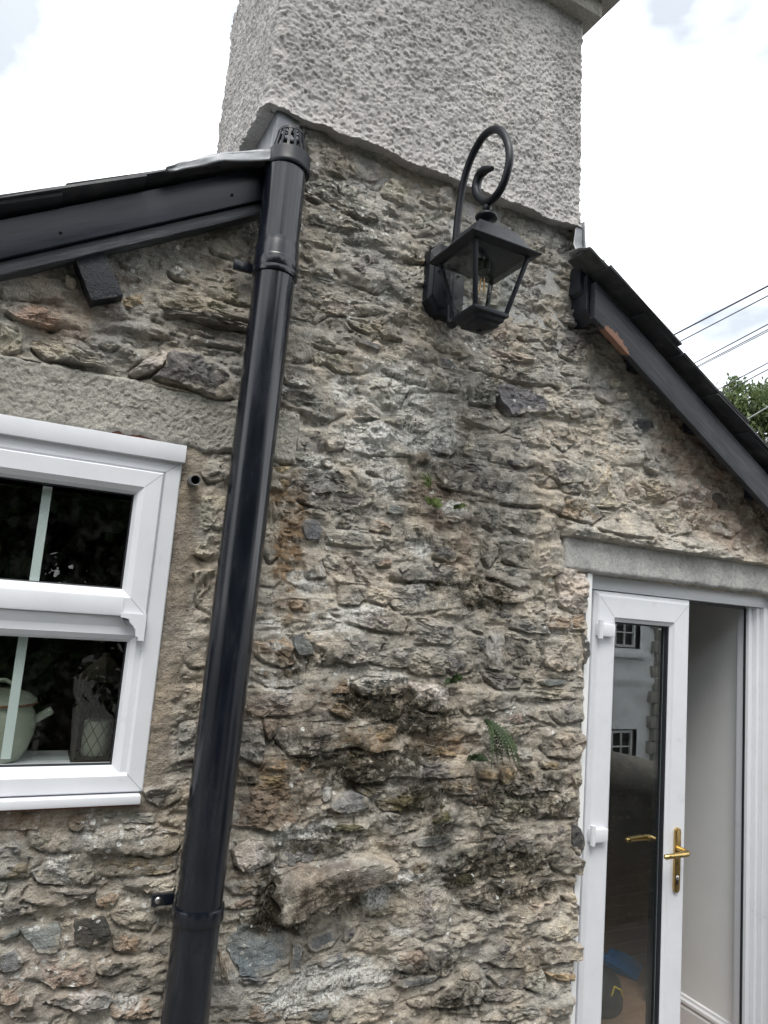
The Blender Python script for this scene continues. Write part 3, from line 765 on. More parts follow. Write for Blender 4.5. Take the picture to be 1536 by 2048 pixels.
BWOOD = mat_plain('black_painted_wood', (.010, .0125, .021), .36, var=.3, sc=12, bs=.16, bd=.003, dirt=((.024, .027, .036), .35), aniso=(.3, 1, 3), rot=R(31))
BWOOD2 = mat_plain('weathered_black_batten', (.022, .025, .032), .45, var=.4, sc=14, bs=.6, bd=.004, dirt=((.12, .13, .145), .8), aniso=(.3, 1, 4), rot=R(31))
SLATE = mat_plain('roof_slate', (.03, .032, .038), .62, var=.35, sc=9, bs=.5, bd=.004, dirt=((.16, .16, .15), .4))
LEAD = mat_plain('lead_sheet', (.19, .20, .215), .42, metal=.35, var=.3, sc=8, bs=.25, bd=.004, dirt=((.34, .34, .32), .5))
BRASS = mat_plain('brass', (.52, .37, .15), .28, metal=1.0, var=.12, sc=30)
GASK = mat_plain('rubber_gasket', (.012, .014, .018), .5)
GLASS = mat_glass('window_glass', (.93, .96, .95), 1.5, .012)
GLASSD = mat_glass('coated_double_glazing', (.90, .94, .93), 2.2, .012)
GLASSL = mat_glass('lantern_glass', (.98, .99, .99), 1.33, .03)
PLAST = mat_plain('grey_white_plaster', (.78, .79, .79), .8, var=.03, sc=6, bs=.1, bd=.002)
SKIRT = mat_plain('white_gloss_skirting', (.72, .73, .75), .35, var=.03)
FLOORM = mat_plain('oak_laminate', (.23, .135, .085), .45, var=.22, sc=7, aniso=(1, 8, 1), bs=.1)
EARTH = mat_render('yard_paving', (.10, .097, .09), (.15, .145, .135), 30, .3, .5)
STEEL = mat_plain('galvanised_screw', (.5, .5, .5), .35, metal=1.0)
ROOMD = mat_plain('room_paint', (.27, .265, .26), .85, var=.05)

# ------------------------------------------------------------------ setting
def terrain():
    """yard level by the cottage, falling away beyond the garden wall"""
    a = np.concatenate([-np.geomspace(600, 14, 14), np.linspace(-13, 13, 60), np.geomspace(14, 600, 14)])
    Xt, Yt = np.meshgrid(a, a); Zt = -.02 - 2.5 * sstep(-4.4, -6.6, Yt) * sstep(-2.0, 3.0, Xt) - .9 * sstep(-5.5, -7.5, Yt) * sstep(3.0, -2.0, Xt)
    it = np.arange(Xt.size).reshape(Xt.shape)
    return mesh_np('ground', np.stack([Xt, Yt, Zt], -1).reshape(-1, 3), np.stack([it[:-1, :-1], it[:-1, 1:], it[1:, 1:], it[1:, :-1]], -1).reshape(-1, 4), EARTH)
tag(terrain(), kind='structure')

ROOT = thing('stone_cottage', (1.05, 0, 0), 'old stone cottage gable with rendered chimney, slate verges and white door', 'house')

# ---- masonry fields
TONE0 = dict(d=(.115, .112, .11), m=(.18, .172, .16), g=(.25, .236, .213), l=(.335, .31, .268), b=(.20, .155, .115), o=(.31, .235, .145),
            w=(.42, .41, .385), k=(.042, .045, .05), s=(.125, .14, .145), v=(.115, .12, .135), r=(.095, .11, .125), c=(.30, .305, .29),
            p=(.33, .25, .20), n=(.075, .07, .038), L=(.13, .12, .10))
MORT = np.array([.495, .46, .402])
TONE = {k_: tuple((1 - f_) * np.array(v_) * 1.68 + f_ * MORT) for k_, v_ in TONE0.items() for f_ in [{'k': .05, 'n': .05, 'r': .1, 's': .16, 'v': .2, 'd': .12}.get(k_, .22)]}
stones = []
for ln in STONES.strip().splitlines():
    q = ln.split(); pts = np.array([float(a) for a in q[1:]]).reshape(-1, 2)
    cpt = pts.mean(0); big = .055 if q[0][0] in 'Lskr' else .085
    stones.append((q[0][0], int(q[0][1:]) / 1000. * (1 if q[0][0] in 'Lv' else .66), cpt + (pts - cpt) * (1 + big)))
stains_shade = []
for ln in STAINS_SHADE.strip().splitlines():
    q = ln.split(); stains_shade.append(('wkop'.index(q[0]),) + tuple(float(a) for a in q[1:]))
def masks(x, z):
    M_ = np.zeros(x.shape + (4,))
    wx = x + .03 * fbm(x, z, 14, 3, 5); wz = z + .03 * fbm(x, z, 14, 3, 9)
    for k, cx, cz, rx, rz, s in stains_shade:
        e = ((wx - cx) / (rx * (1.75 if k == 1 else 1.45))) ** 2 + ((wz - cz) / (rz * (1.75 if k == 1 else 1.45))) ** 2
        g = s * (.97 if k == 1 else 1.2 if k == 2 else 1) * np.clip(1.15 - e * .75, 0, 1)
        M_[..., k] = np.maximum(M_[..., k], g)
    lo = np.clip((2.3 - z) / 1.6, 0, 1)
    M_[..., 1] = np.maximum(M_[..., 1], (.06 + .16 * lo + .30 * fbm(x, z, 4.5, 3, 40)) * (1 - .6 * sstep(1.42, 1.58, x)))
    M_[..., 0] = np.maximum(M_[..., 0], .02 + .16 * fbm(x, z, 3.5, 3, 44))
    M_[..., 2] = np.maximum(M_[..., 2], .10 * lo + .25 * fbm(x, z, 3.0, 3, 48))
    return np.clip(M_, 0, 1.6)
def wbase(x, z):
    """slow bulging of the old wall face (height out of the wall, m)"""
    return .010 * fbm(x, z, 2.2, 2, 70) + .009 * fbm(x, z, 7, 3, 71)
def sdist(P, poly):
    """signed distance (negative inside) of points P (n,2) to polygon"""
    A = poly; B = np.roll(poly, -1, 0); d = np.full(len(P), 1e9); ins = np.zeros(len(P), bool)
    for a, b in zip(A, B):
        e = b - a; v = P - a; t = np.clip((v @ e) / (e @ e + 1e-12), 0, 1)
        d = np.minimum(d, ((v - t[:, None] * e) ** 2).sum(1))
        c1 = (a[1] <= P[:, 1]) != (b[1] <= P[:, 1])
        xx = a[0] + (P[:, 1] - a[1]) * (e[0] / (e[1] if abs(e[1]) > 1e-9 else 1e-9))
        ins ^= c1 & (P[:, 0] < xx)
    d = np.sqrt(d); return np.where(ins, -d, d)
# extra stones where the survey has gaps and outside the photograph
def blob(cx, cz, rx, rz, n=8):
    a = np.sort((np.arange(n) + rng.uniform(-.3, .3, n)) * 2 * np.pi / n); r = rng.uniform(.75, 1.1, n); t = rng.uniform(-.25, .25)
    p = np.stack([np.cos(a) * r * rx, np.sin(a) * r * rz], 1); p = np.sign(p) * np.abs(p) ** .85 * np.array([rx, rz]) ** .15
    return np.stack([p[:, 0] * math.cos(t) - p[:, 1] * math.sin(t) + cx, p[:, 0] * math.sin(t) + p[:, 1] * math.cos(t) + cz], 1)
zL = lambda x: 2.628 + .60 * (x + .16)          # underside of the slates, left slope
zR = lambda x: 2.992 - .583 * (x - 1.602)       # right slope
def in_wall(x, z, mrg=.0):
    if x < .43 and z > zL(x) - .14 - mrg: return False
    if x > 1.6 and z > zR(x) - .13 - mrg: return False
    if z > 3.19 - mrg or z < .05: return False
    if x < .57 and z > 2.86: return False
    if -.34 - mrg < x < .385 + mrg and 1.285 - mrg < z < 2.345 + mrg: return False
    if x < .64 + mrg and 2.18 - mrg < z < 2.345 + mrg: return False
    if 1.70 - mrg < x < 2.80 + mrg and z < 2.0 + mrg: return False
    if 1.60 - mrg < x < 3.05 + mrg and 1.97 - mrg < z < 2.13 + mrg: return False
    return True
cent = [(s[2].mean(0), np.abs(s[2] - s[2].mean(0)).max(0)) for s in stones]
extra = []
def try_stone(x, z, rx, rz):
    if not in_wall(x, z, max(rx, rz) * .7): return
    p = blob(x, z, rx, rz)
    for (c, e), st in zip(cent, stones):
        if abs(c[0] - x) < e[0] + rx and abs(c[1] - z) < e[1] + rz:
            if sdist(p, st[2]).min() < .004 or sdist(np.array([[x, z]]), st[2])[0] < min(rx, rz) * .8: return
    for q in extra:
        if abs(q[3] - x) < (q[4] + rx) * .92 and abs(q[5] - z) < (q[6] + rz) * .92: return
    extra.append((rng.choice(list('dmggllbm')), rng.uniform(.004, .014), p, x, rx, z, rz))
for k in range(900):          # off the picture: ordinary rubble
    x = rng.uniform(-1.6, 3.9); z = rng.uniform(.05, 3.0)
    if -.12 < x < 2.70 and z > .62: continue
    try_stone(x, z, rng.uniform(.05, .13), rng.uniform(.03, .06))
for k in range(1100):         # packing stones between the surveyed ones
    x = rng.uniform(-.12, 2.72); z = rng.uniform(.5, 3.18); s = rng.uniform(.5, 1) ** 1.5
    try_stone(x, z, .055 * s + .008, .028 * s + .006)

def stone_geo(tone, H, poly, seed, res=.0055):
    """one rough stone: faceted, broken face on an irregular outline, let into the mortar"""
    rs = np.random.RandomState(seed)
    c = poly.mean(0); size = np.sqrt(abs(np.sum(poly[:, 0] * np.roll(poly[:, 1], -1) - np.roll(poly[:, 0], -1) * poly[:, 1])) / 2)
    seg = np.roll(poly, -1, 0) - poly; L_ = np.sqrt((seg ** 2).sum(1)); cum = np.concatenate([[0], np.cumsum(L_)])
    n = int(np.clip(cum[-1] / res, 24, 130)); nr = int(np.clip(size * .55 / res, 5, 24))
    t = np.linspace(0, cum[-1], n, endpoint=False); k = np.clip(np.searchsorted(cum, t, 'right') - 1, 0, len(poly) - 1)
    O = poly[k] + seg[k] * ((t - cum[k]) / L_[k])[:, None]
    for _ in range(1 if tone in 'Lvks' else 2): O = .25 * np.roll(O, 1, 0) + .5 * O + .25 * np.roll(O, -1, 0)
    d = O - c; dn = d / (np.linalg.norm(d, axis=1)[:, None] + 1e-9)
    O = O + dn * ((fbm(O[:, 0], O[:, 1], 24, 2, seed) * .085 + fbm(O[:, 0], O[:, 1], 80, 2, seed + 3) * .04) * size)[:, None]
    rad = 1 - np.linspace(0, 1, nr + 1) ** 1.15            # 1 .. 0, dense at the rim
    rad = np.concatenate([[1.0], [.985], rad[1:-1], [0.0]])
    G = c + (O - c)[None] * rad[:, None, None]
    x, z = G[..., 0], G[..., 1]
    # facets
    K = rs.randint(3, 6); hf = np.full(x.shape, 9.0); sl = {'s': .10, 'k': .10, 'v': .28, 'r': .1, 'c': .06}.get(tone, .44)
    for _ in range(K):
        a = rs.uniform(0, 2 * np.pi); g = rs.uniform(.15, 1) * sl; off = rs.uniform(0, .25) * size
        hf = np.minimum(hf, g * (off - (x - c[0]) * math.cos(a) - (z - c[1]) * math.sin(a)))
    hf = hf - hf.max(); hf = np.maximum(hf, -.5 * H - .006)
    tilt = rs.uniform(-.10, .16)
    bev = rs.uniform(.02, .055) * (1 + .5 * np.sin(np.arange(n) * 2 * np.pi / n * rs.randint(1, 4) + rs.uniform(0, 6)))
    prof = 1 - np.clip(1 - (1 - rad[:, None]) / bev[None], 0, 1) ** 2.2
    base = wbase(x, z)
    rough = {'s': .35, 'k': .4, 'r': .3, 'v': .6, 'c': .8, 'L': .4}.get(tone, 1.0)
    det = (fbm(x, z, 26, 3, 11) * .0075 + ridg(x + .02 * fbm(x, z, 20, 2, 3), z, 42, 2, seed) * .005 + fbm(x, z, 110, 3, 12) * .0036) * rough
    th = rs.uniform(-.25, .3); sn = (-(x) * math.sin(th) + z * math.cos(th)) * rs.uniform(45, 90) + 1.6 * fbm(x, z, 18, 3, seed + 5)
    st = (sn - np.floor(sn)); strat = (np.minimum(st / .8, (1 - st) / .2) - .5) * rs.uniform(0, .0035) * rough
    if tone == 'L':
        ax = np.array([.95, .33]); ax /= np.linalg.norm(ax); pv = -(x - c[0]) * ax[1] + (z - c[1]) * ax[0]
        v = (pv - pv.min()) / (pv.max() - pv.min()); hf = H * (np.clip((1 - v) * 3.2, 0.25, 1) - 1)
    fth = rs.uniform(-.7, .7); fu = x * math.cos(fth) + z * math.sin(fth); fw = -x * math.sin(fth) + z * math.cos(fth)
    fk_ = fbm(fu * .8, fw * 1.35, 20, 3, seed + 9); flake = (np.floor(fk_ * 4 + .25 * fbm(x, z, 70, 2, 14)) / 4 - fk_ * .4) * .007 * rough
    wd, wx_, wy_, r1, r2, r3 = worley(x + .004 * fbm(x, z, 60, 2, 15), z + .004 * fbm(x, z, 60, 2, 16), rs.uniform(28, 44), seed % 977)
    chis = ((r1 - .5) * wx_ + (r2 - .5) * wy_ * 1.2) * .46 + (r3 - .5) * .0035
    flake = flake + chis * rough
    h = base + (H + .003 + hf + flake + tilt * (z - c[1]) + strat) * prof + det * np.clip(prof * 1.2, 0, 1)
    h[0] = base[0] - .020; 
    h[1] = base[1] - .004 + .35 * H * rs.uniform(.2, .8, n)
    V = np.stack([x, -h, z], -1).reshape(-1, 3)
    m_ = len(rad); i = np.arange(m_ * n).reshape(m_, n); j = np.roll(i, -1, 1)
    F = np.stack([i[:-1], j[:-1], j[1:], i[1:]], -1).reshape(-1, 4)
    col = np.array(TONE[tone]) * rs.uniform(.82, 1.2) * np.array([1 + rs.uniform(-.05, .05), 1, 1 + rs.uniform(-.07, .05)])
    C4 = np.ones((len(V), 4)); C4[:, :3] = col
    # mortar smeared over parts of the rim
    smr = (.9 * sstep(-.12, .22, fbm(x, z, 12, 3, 61)) * sstep(.50, .86, np.broadcast_to(rad[:, None], x.shape) + .2 * fbm(x, z, 40, 2, 62))).reshape(-1, 1)
    if tone in 'kr': smr *= .25
    C4[:, :3] = C4[:, :3] * (1 - smr) + MORT * smr
    mk = masks(x, z).reshape(-1, 4)
    if tone in 'skrv': mk[:, 2:] *= .3; mk[:, 0] *= .5
    return V, F, C4, mk, c

# ---- mortar bed of the gable as one height field
def axis(lo, a, b, hi, fine, coarse):
    return np.concatenate([np.arange(lo, a, coarse), np.arange(a, b, fine), np.arange(b, hi + coarse, coarse)])
xs = axis(-1.6, -.30, 2.80, 3.9, .0043, .025); zs = axis(-.05, .48, 3.25, 3.25, .0043, .025)
X, Z = np.meshgrid(xs, zs); nx, nz = len(xs), len(zs)
PTS = np.stack([X.ravel(), Z.ravel()], 1)
D = np.full(X.shape, .2); G_ = np.full(X.shape, .2); HS = np.zeros(X.shape); DU = np.full(X.shape, .2)
for s in stones + extra:
    p = s[2]; lo = p.min(0) - .035; hi = p.max(0) + .035
    i0, i1 = np.searchsorted(xs, [lo[0], hi[0]]); j0, j1 = np.searchsorted(zs, [lo[1], hi[1]])
    if i1 <= i0 or j1 <= j0: continue
    sub = (slice(j0, j1), slice(i0, i1)); P = np.stack([X[sub].ravel(), Z[sub].ravel()], 1)
    sd_ = sdist(P, p).reshape(X[sub].shape); closer = sd_ < D[sub]
    D[sub] = np.where(closer, sd_, D[sub]); HS[sub] = np.where(closer, s[1], HS[sub])
    su = sdist(P + np.array([0, .010]), p).reshape(X[sub].shape); DU[sub] = np.minimum(DU[sub], su)
tro = fbm(X * .5 + Z * .12, Z * 2.2, 24, 3, 81)
hm = wbase(X, Z) + .0075 * fbm(X, Z, 17, 4, 80) + .005 * tro + .0038 * fbm(X, Z, 70, 3, 82)
rise = np.exp(-np.clip(D, 0, 1) / .022) * np.minimum(.95 * HS, .022) * sstep(-.55, .15, fbm(X, Z, 11, 3, 83))
crev = sstep(.004, -.006, DU) * sstep(-.004, .003, D) * sstep(-.35, .25, fbm(X, Z, 16, 3, 84)) * (.006 + .45 * np.minimum(HS, .03))
crack = np.clip(1 - np.abs(fbm(X, Z, 6.5, 4, 85)) / .02, 0, 1) * sstep(.1, .4, fbm(X, Z, 4, 2, 86)) * .007
ringc = np.exp(-((D - .001) / .0035) ** 2) * sstep(-.05, .22, fbm(X, Z, 9, 3, 89)) * (.004 + .22 * np.minimum(HS, .03))
hm = hm + rise - crev - crack - ringc
# ragged broken flakes
fl = fbm(X * .7, Z * 1.6, 17, 4, 87); hm += .015 * (np.floor(fl * 3.2 + .3 * fbm(X, Z, 60, 2, 88)) / 3.2) * sstep(.012, .04, D + .02)
# trowelled band round the window, shelf over the door lintel, edges turned back at the openings
band = sstep(-.37, -.34, X + .02 * fbm(X, Z, 20, 2, 96)) * sstep(.40, .37, X + .02 * fbm(X, Z, 20, 2, 90)) * sstep(1.22, 1.27, Z) * sstep(2.26, 2.22, Z)
hm = hm * (1 - .75 * band) + band * (.004 + .0015 * fbm(X * .3, Z, 60, 2, 91))
shelf = sstep(1.60, 1.63, X) * sstep(2.098, 2.106, Z + .012 * fbm(X, Z, 11, 3, 92)) * sstep(2.20, 2.115, Z)
hm += shelf * (.030 + .014 * fbm(X, Z, 9, 3, 93))
edge = 1.712 + .014 * fbm(X * 0, Z, 14, 3, 94)
turn = np.clip((X - edge) / .03, 0, 1.4) * (Z < 2.0) * (X < 2.0); hm -= turn ** 2 * .07
under = (X > 1.60) * sstep(2.108, 2.098, Z) * (Z > 1.95); hm = hm * (1 - under) - .03 * under
underW = (X < .632) * (Z > 2.19) * (Z < 2.325); hm = np.where(underW, np.minimum(hm, -.006), hm)
def hide(X, Z):
    win = (X > -.27) & (X < .318) & (Z > 1.32) & (Z < 2.17)
    door = (X > 1.755) & (X < 2.765) & (Z < 1.985)
    gab = ((X < .472) & (Z > zL(X) - .004)) | ((X > 1.6) & (Z > zR(X) - .004))
    return win | door | gab
lead_pad = (X < .545) * (Z > 2.9); hm = np.where(lead_pad, np.minimum(hm, .004), hm)
hid = hide(X, Z)
i = np.arange(nx * nz).reshape(nz, nx)
q = np.stack([i[:-1, :-1], i[:-1, 1:], i[1:, 1:], i[1:, :-1]], -1)
keep = ~(hid[:-1, :-1] | hid[:-1, 1:] | hid[1:, 1:] | hid[1:, :-1])
F = q[keep]
mort = MORT * (1 + .16 * fbm(X, Z, 3, 3, 95))[..., None]
mort = mort * (1 - .14 * sstep(1.6, 2.9, Z) * sstep(1.9, 1.2, X))[..., None] * np.array([1, 1, 1])
greyer = sstep(1.9, 2.7, Z)[..., None]; mort = mort * (1 - greyer) + mort * np.array([.96, .985, 1.02]) * greyer
warm = (band * .9)[..., None]; mort = mort * (1 - warm) + np.array([.37, .325, .27]) * warm
CM = np.ones((nx * nz, 4)); CM[:, :3] = mort.reshape(-1, 3)
V = np.stack([X, -hm, Z], -1).reshape(-1, 3)
used = np.zeros(len(V), bool); used[F.ravel()] = True; remap = np.cumsum(used) - 1
MK = masks(X, Z).reshape(-1, 4)
wall = mesh_np('gable_wall', V[used], remap[F], MAS, ROOT, True, {'col': CM[used], 'msk': MK[used]})
wall.data.set_sharp_from_angle(angle=R(38)); wall['label'] = 'rubble stone gable wall with smeared lime mortar'

area = lambda p: abs(np.sum(p[:, 0] * np.roll(p[:, 1], -1) - np.roll(p[:, 0], -1) * p[:, 1])) / 2
order = sorted(range(len(stones)), key=lambda k: -area(stones[k][2]))
rest = []
for rank, k in enumerate(order):
    tone, H, p = stones[k]; V, F, C4, mk, c = stone_geo(tone, H, p, 100 + k)
    if rank < 296: so_ = mesh_np('stone', V, F, MAS, wall, True, {'col': C4, 'msk': mk}, loc=(c[0], 0, c[1])); so_.data.set_sharp_from_angle(angle=R(32))
    else: rest.append((V, F, C4, mk))
for k, s in enumerate(extra): rest.append(stone_geo(s[0], s[1], s[2], 900 + k, .009)[:4])
n0 = 0; Vs, Fs, Cs, Ms = [], [], [], []
for V, F, C4, mk in rest:
    Vs.append(V); Fs.append(F + n0); Cs.append(C4); Ms.append(mk); n0 += len(V)
small = mesh_np('packing_stones', np.concatenate(Vs), np.concatenate(Fs), MAS, wall, True, {'col': np.concatenate(Cs), 'msk': np.concatenate(Ms)})
tag(small, 'small packing stones between the larger stones', kind='stuff')

def harl_h(x, y):
    """thrown render: lumps of two sizes run together, small pits left between"""
    wx = x + .005 * vn(x * 70, y * 70, 331); wy = y + .005 * vn(x * 70, y * 70, 332)
    d1, _, _, r1, r2, _ = worley(wx, wy * 1.25, 78, 340); d2, _, _, r3, _, _ = worley(wx, wy * 1.2, 150, 350)
    a = np.sqrt(np.clip(1 - (d1 / (.55 + .5 * r1)) ** 2, 0, 1)) * (.45 + .55 * r2); b = np.sqrt(np.clip(1 - (d2 / (.5 + .4 * r3)) ** 2, 0, 1)) * .5
    return np.maximum(a, b) * 1.25 - .6 + .3 * vn(wx * 34, wy * 40, 334) + .16 * vn(wx * 220, wy * 230, 335)
# ---- lintels (height fields with turned edges)
def slab(name, x0, x1, z0, z1, step, hfun, mat, depth=.12, jit=.006, seed=0):
    xa = np.concatenate([[x0], np.arange(x0, x1, step), [x1]]); za = np.concatenate([[z0], np.arange(z0, z1, step), [z1]])
    X_, Z_ = np.meshgrid(xa, za); h = hfun(X_, Z_)
    X2 = X_.copy(); Z2 = Z_.copy()
    wz = np.minimum((Z_ - z0), (z1 - Z_)); wx = np.minimum(X_ - x0, x1 - X_)
    e = np.clip(np.minimum(wz, wx) / .010, 0, 1); h = h - (1 - np.sqrt(e)) * .012
    Z2 += jit * fbm(X_, Z_ * .2, 16, 3, seed) * np.where(Z_ < (z0 + z1) / 2, 1, .6)
    rim = np.zeros(X_.shape, bool); rim[0] = rim[-1] = True; rim[:, 0] = rim[:, -1] = True
    h = np.where(rim, -depth, h)
    V_ = np.stack([X2, -h, Z2], -1).reshape(-1, 3); n_, m_ = len(xa), len(za); i_ = np.arange(n_ * m_).reshape(m_, n_)
    return mesh_np(name, V_, np.stack([i_[:-1, :-1], i_[:-1, 1:], i_[1:, 1:], i_[1:, :-1]], -1).reshape(-1, 4), mat, ROOT)
def rough_h(x, y, f=46, s=0):
    a = vn(x * f + .6 * vn(x * 30, y * 30, s + 4), y * f * 1.25, s) * .7 + vn(x * f * 2.1, y * f * 2.3, s + 1) * .35
    return np.clip(a * 1.25 + .25, -1, .55)
wl = slab('lintel', -1.1, .632, 2.186, 2.333, .0034, lambda x, z: .012 + .0055 * harl_h(x * 1.45, z * 1.25) + .003 * fbm(x, z, 8, 3, 301), HARL2, .05, .016, 302)
wl['label'] = 'roughcast concrete lintel over the window'
dl = slab('lintel', 1.617, 3.0, 1.992, 2.112, .007, lambda x, z: -.004 + .003 * fbm(x, z, 22, 4, 310), CONC, .16, .006, 311)
dl['label'] = 'smooth cast concrete lintel over the door'

# ---- rendered chimney stack
chx0, chx1, chy0, chy1 = .435, 1.592, -.032, .69
r_c = .02; step = .0036
path = []; 
def seg_(a, b, nrm):
    n_ = int(np.hypot(b[0] - a[0], b[1] - a[1]) / step)
    for k in range(n_): t_ = k / n_; path.append((a[0] + (b[0] - a[0]) * t_, a[1] + (b[1] - a[1]) * t_, nrm[0], nrm[1]))
def arc_(c, a0, a1):
    for k in range(8):
        t_ = a0 + (a1 - a0) * k / 8; path.append((c[0] + r_c * math.cos(t_), c[1] + r_c * math.sin(t_), math.cos(t_), math.sin(t_)))
seg_((chx0, chy1), (chx0, chy0 + r_c), (-1, 0)); arc_((chx0 + r_c, chy0 + r_c), math.pi, 1.5 * math.pi)
seg_((chx0 + r_c, chy0), (chx1 - r_c, chy0), (0, -1)); arc_((chx1 - r_c, chy0 + r_c), 1.5 * math.pi, 2 * math.pi)
seg_((chx1, chy0 + r_c), (chx1, chy1), (1, 0))
path = np.array(path); ul = np.concatenate([[0], np.cumsum(np.hypot(*np.diff(path[:, :2], axis=0).T))])
zc = np.concatenate([[3.186, 3.186], np.arange(3.186, 4.05, step)])
U, ZC = np.meshgrid(ul, zc); k0 = len(ul); k1 = len(zc)
hh = .0088 * harl_h(U, ZC) + .004 * fbm(U, ZC, 6, 3, 321) + .0016 * fbm(U, ZC, 170, 2, 322)
tt = (ZC - 3.186); bell = .013 * np.exp(-tt / .03)
hh = hh + bell
hh[0] = -.035; hh[1] = .35 * hh[2] + .004 + .005 * fbm(U[1], U[1] * 0, 14, 3, 326)
taper = (ZC - 3.186) * .035
px = path[:, 0][None] + path[:, 2][None] * hh; py = path[:, 1][None] + path[:, 3][None] * hh
px = px - np.where(path[:, 0][None] > 1.0, 1, -.15) * taper * np.clip(np.abs(path[:, 0][None] - 1.0) / .55, 0, 1)
zz = ZC + np.exp(-tt / .06) * (.014 * fbm(U, U * 0, 9, 3, 323) + .004 * fbm(U, U * 0, 40, 2, 324))
zz[0] = zz[1] + .004
V = np.stack([px, py, zz], -1).reshape(-1, 3); i = np.arange(k0 * k1).reshape(k1, k0)
chim = mesh_np('chimney', V, np.stack([i[:-1, :-1], i[:-1, 1:], i[1:, 1:], i[1:, :-1]], -1).reshape(-1, 4), HARL, ROOT)
chim['label'] = 'chimney stack in grey pebbly render'
cb = MB(); cb.box(.45, 1.60, -.085, .40, 3.995, 4.06); cb.build('chimney_cap', HARL2, chim, True, .006)
cb = MB(); cb.box(.44, 1.65, -.14, .42, 4.061, 4.14); cb.build('chimney_cap', HARL2, chim, True, .008)
core = MB(); core.box(.475, 1.583, .005, .66, 2.75, 4.02); core.build('flue_core', CONC, chim)
# lead: apron and upstand at the left foot of the stack, small upstand at the right foot
def sheet(name, pts_rows, th, mat, parent, wob=.003, seed=0):
    """lofted lead sheet from rows of points, with a little dressing unevenness"""
    n_ = len(pts_rows[0]); rows = []
    for a, b in zip(pts_rows[:-1], pts_rows[1:]):
        for k in range(8): rows.append([Vector(p).lerp(Vector(q_), k / 8) for p, q_ in zip(a, b)])
    rows.append([Vector(p) for p in pts_rows[-1]])
    g = []
    for r_ in rows:
        o_ = []
        for a, b in zip(r_[:-1], r_[1:]):
            for k in range(6): o_.append(a.lerp(b, k / 6))
        o_.append(r_[-1]); g.append(o_)
    A = np.array([[tuple(p) for p in r_] for r_ in g]); m_, n2 = A.shape[:2]
    gu = np.gradient(A, axis=0); gv = np.gradient(A, axis=1); nn = np.cross(gu, gv); nn /= np.linalg.norm(nn, axis=2)[..., None] + 1e-9
    A = A + nn * (wob * fbm(A[..., 0] + A[..., 1], A[..., 2] + A[..., 1], 22, 3, seed))[..., None]
    Bk = A - nn * th; V_ = np.concatenate([A.reshape(-1, 3), Bk.reshape(-1, 3)]); i_ = np.arange(m_ * n2).reshape(m_, n2); j_ = i_ + m_ * n2
    F_ = [np.stack([i_[:-1, :-1], i_[:-1, 1:], i_[1:, 1:], i_[1:, :-1]], -1).reshape(-1, 4), np.stack([j_[:-1, :-1], j_[1:, :-1], j_[1:, 1:], j_[:-1, 1:]], -1).reshape(-1, 4)]
    for e0, e1 in ((i_[0], j_[0]), (j_[-1], i_[-1]), (j_[:, 0], i_[:, 0]), (i_[:, -1], j_[:, -1])):
        F_.append(np.stack([e0[:-1], e1[:-1], e1[1:], e0[1:]], -1))
    return mesh_np(name, V_, np.concatenate(F_), mat, parent)
sheet('lead_flashing', [[(.468, .66, 3.23), (.468, .66, 3.0)], [(.466, .2, 3.22), (.466, .2, 2.99)], [(.468, -.028, 3.215), (.466, -.028, 2.97)]], .003, LEAD, chim, .003, 1)
sheet('lead_flashing', [[(.467, -.029, 3.21), (.465, -.029, 2.95)], [(.500, -.028, 3.205), (.500, -.028, 2.93)], [(.536, -.024, 3.20), (.536, -.022, 2.93)]], .003, LEAD, chim, .003, 2)
sheet('lead_flashing', [[(1.525, -.158, zR(1.525) + .016), (1.525, -.10, zR(1.525) + .036), (1.525, -.048, zR(1.525) + .045)], [(1.60, -.160, zR(1.60) + .020), (1.60, -.10, zR(1.60) + .040), (1.60, -.045, zR(1.60) + .046)], [(1.675, -.158, zR(1.675) + .022), (1.675, -.10, zR(1.675) + .040), (1.675, -.045, zR(1.675) + .046)]], .004, LEAD, chim, .004, 6)
sheet('lead_flashing', [[(1.560, -.040, 3.205), (1.548, -.044, 3.12), (1.555, -.06, 3.075)], [(1.586, -.042, 3.205), (1.588, -.046, 3.12), (1.598, -.065, 3.06)]], .003, LEAD, chim, .002, 3)
sheet('lead_flashing', [[(1.588, -.05, 3.215), (1.592, -.06, 3.1), (1.606, -.14, 3.035)], [(1.588, .05, 3.215), (1.592, .05, 3.1), (1.61, .05, 3.03)], [(1.588, .5, 3.215), (1.592, .5, 3.1), (1.61, .5, 3.03)]], .003, LEAD, chim, .002, 4)

# ---- roof: deck, slates, bargeboards
deck = MB()
ang = math.atan(.6)
deck.hexa([(-1.7, -.03, zL(-1.7)), (.43, -.03, zL(.43)), (.43, 3.6, zL(.43)), (-1.7, 3.6, zL(-1.7)),
           (-1.7, -.03, zL(-1.7) + .012), (.43, -.03, zL(.43) + .012), (.43, 3.6, zL(.43) + .012), (-1.7, 3.6, zL(-1.7) + .012)])
deck.hexa([(1.595, -.03, zR(1.595)), (4.0, -.03, zR(4.0)), (4.0, 3.6, zR(4.0)), (1.595, 3.6, zR(1.595)),
           (1.595, -.03, zR(1.595) + .012), (4.0, -.03, zR(4.0) + .012), (4.0, 3.6, zR(4.0) + .012), (1.595, 3.6, zR(1.595) + .012)])
deck.hexa([(.43, .70, zL(.43)), (1.1, .70, zL(1.1)), (1.1, 3.6, zL(1.1)), (.43, 3.6, zL(.43)), (.43, .70, zL(.43) + .012), (1.1, .70, zL(1.1) + .012), (1.1, 3.6, zL(1.1) + .012), (.43, 3.6, zL(.43) + .012)])
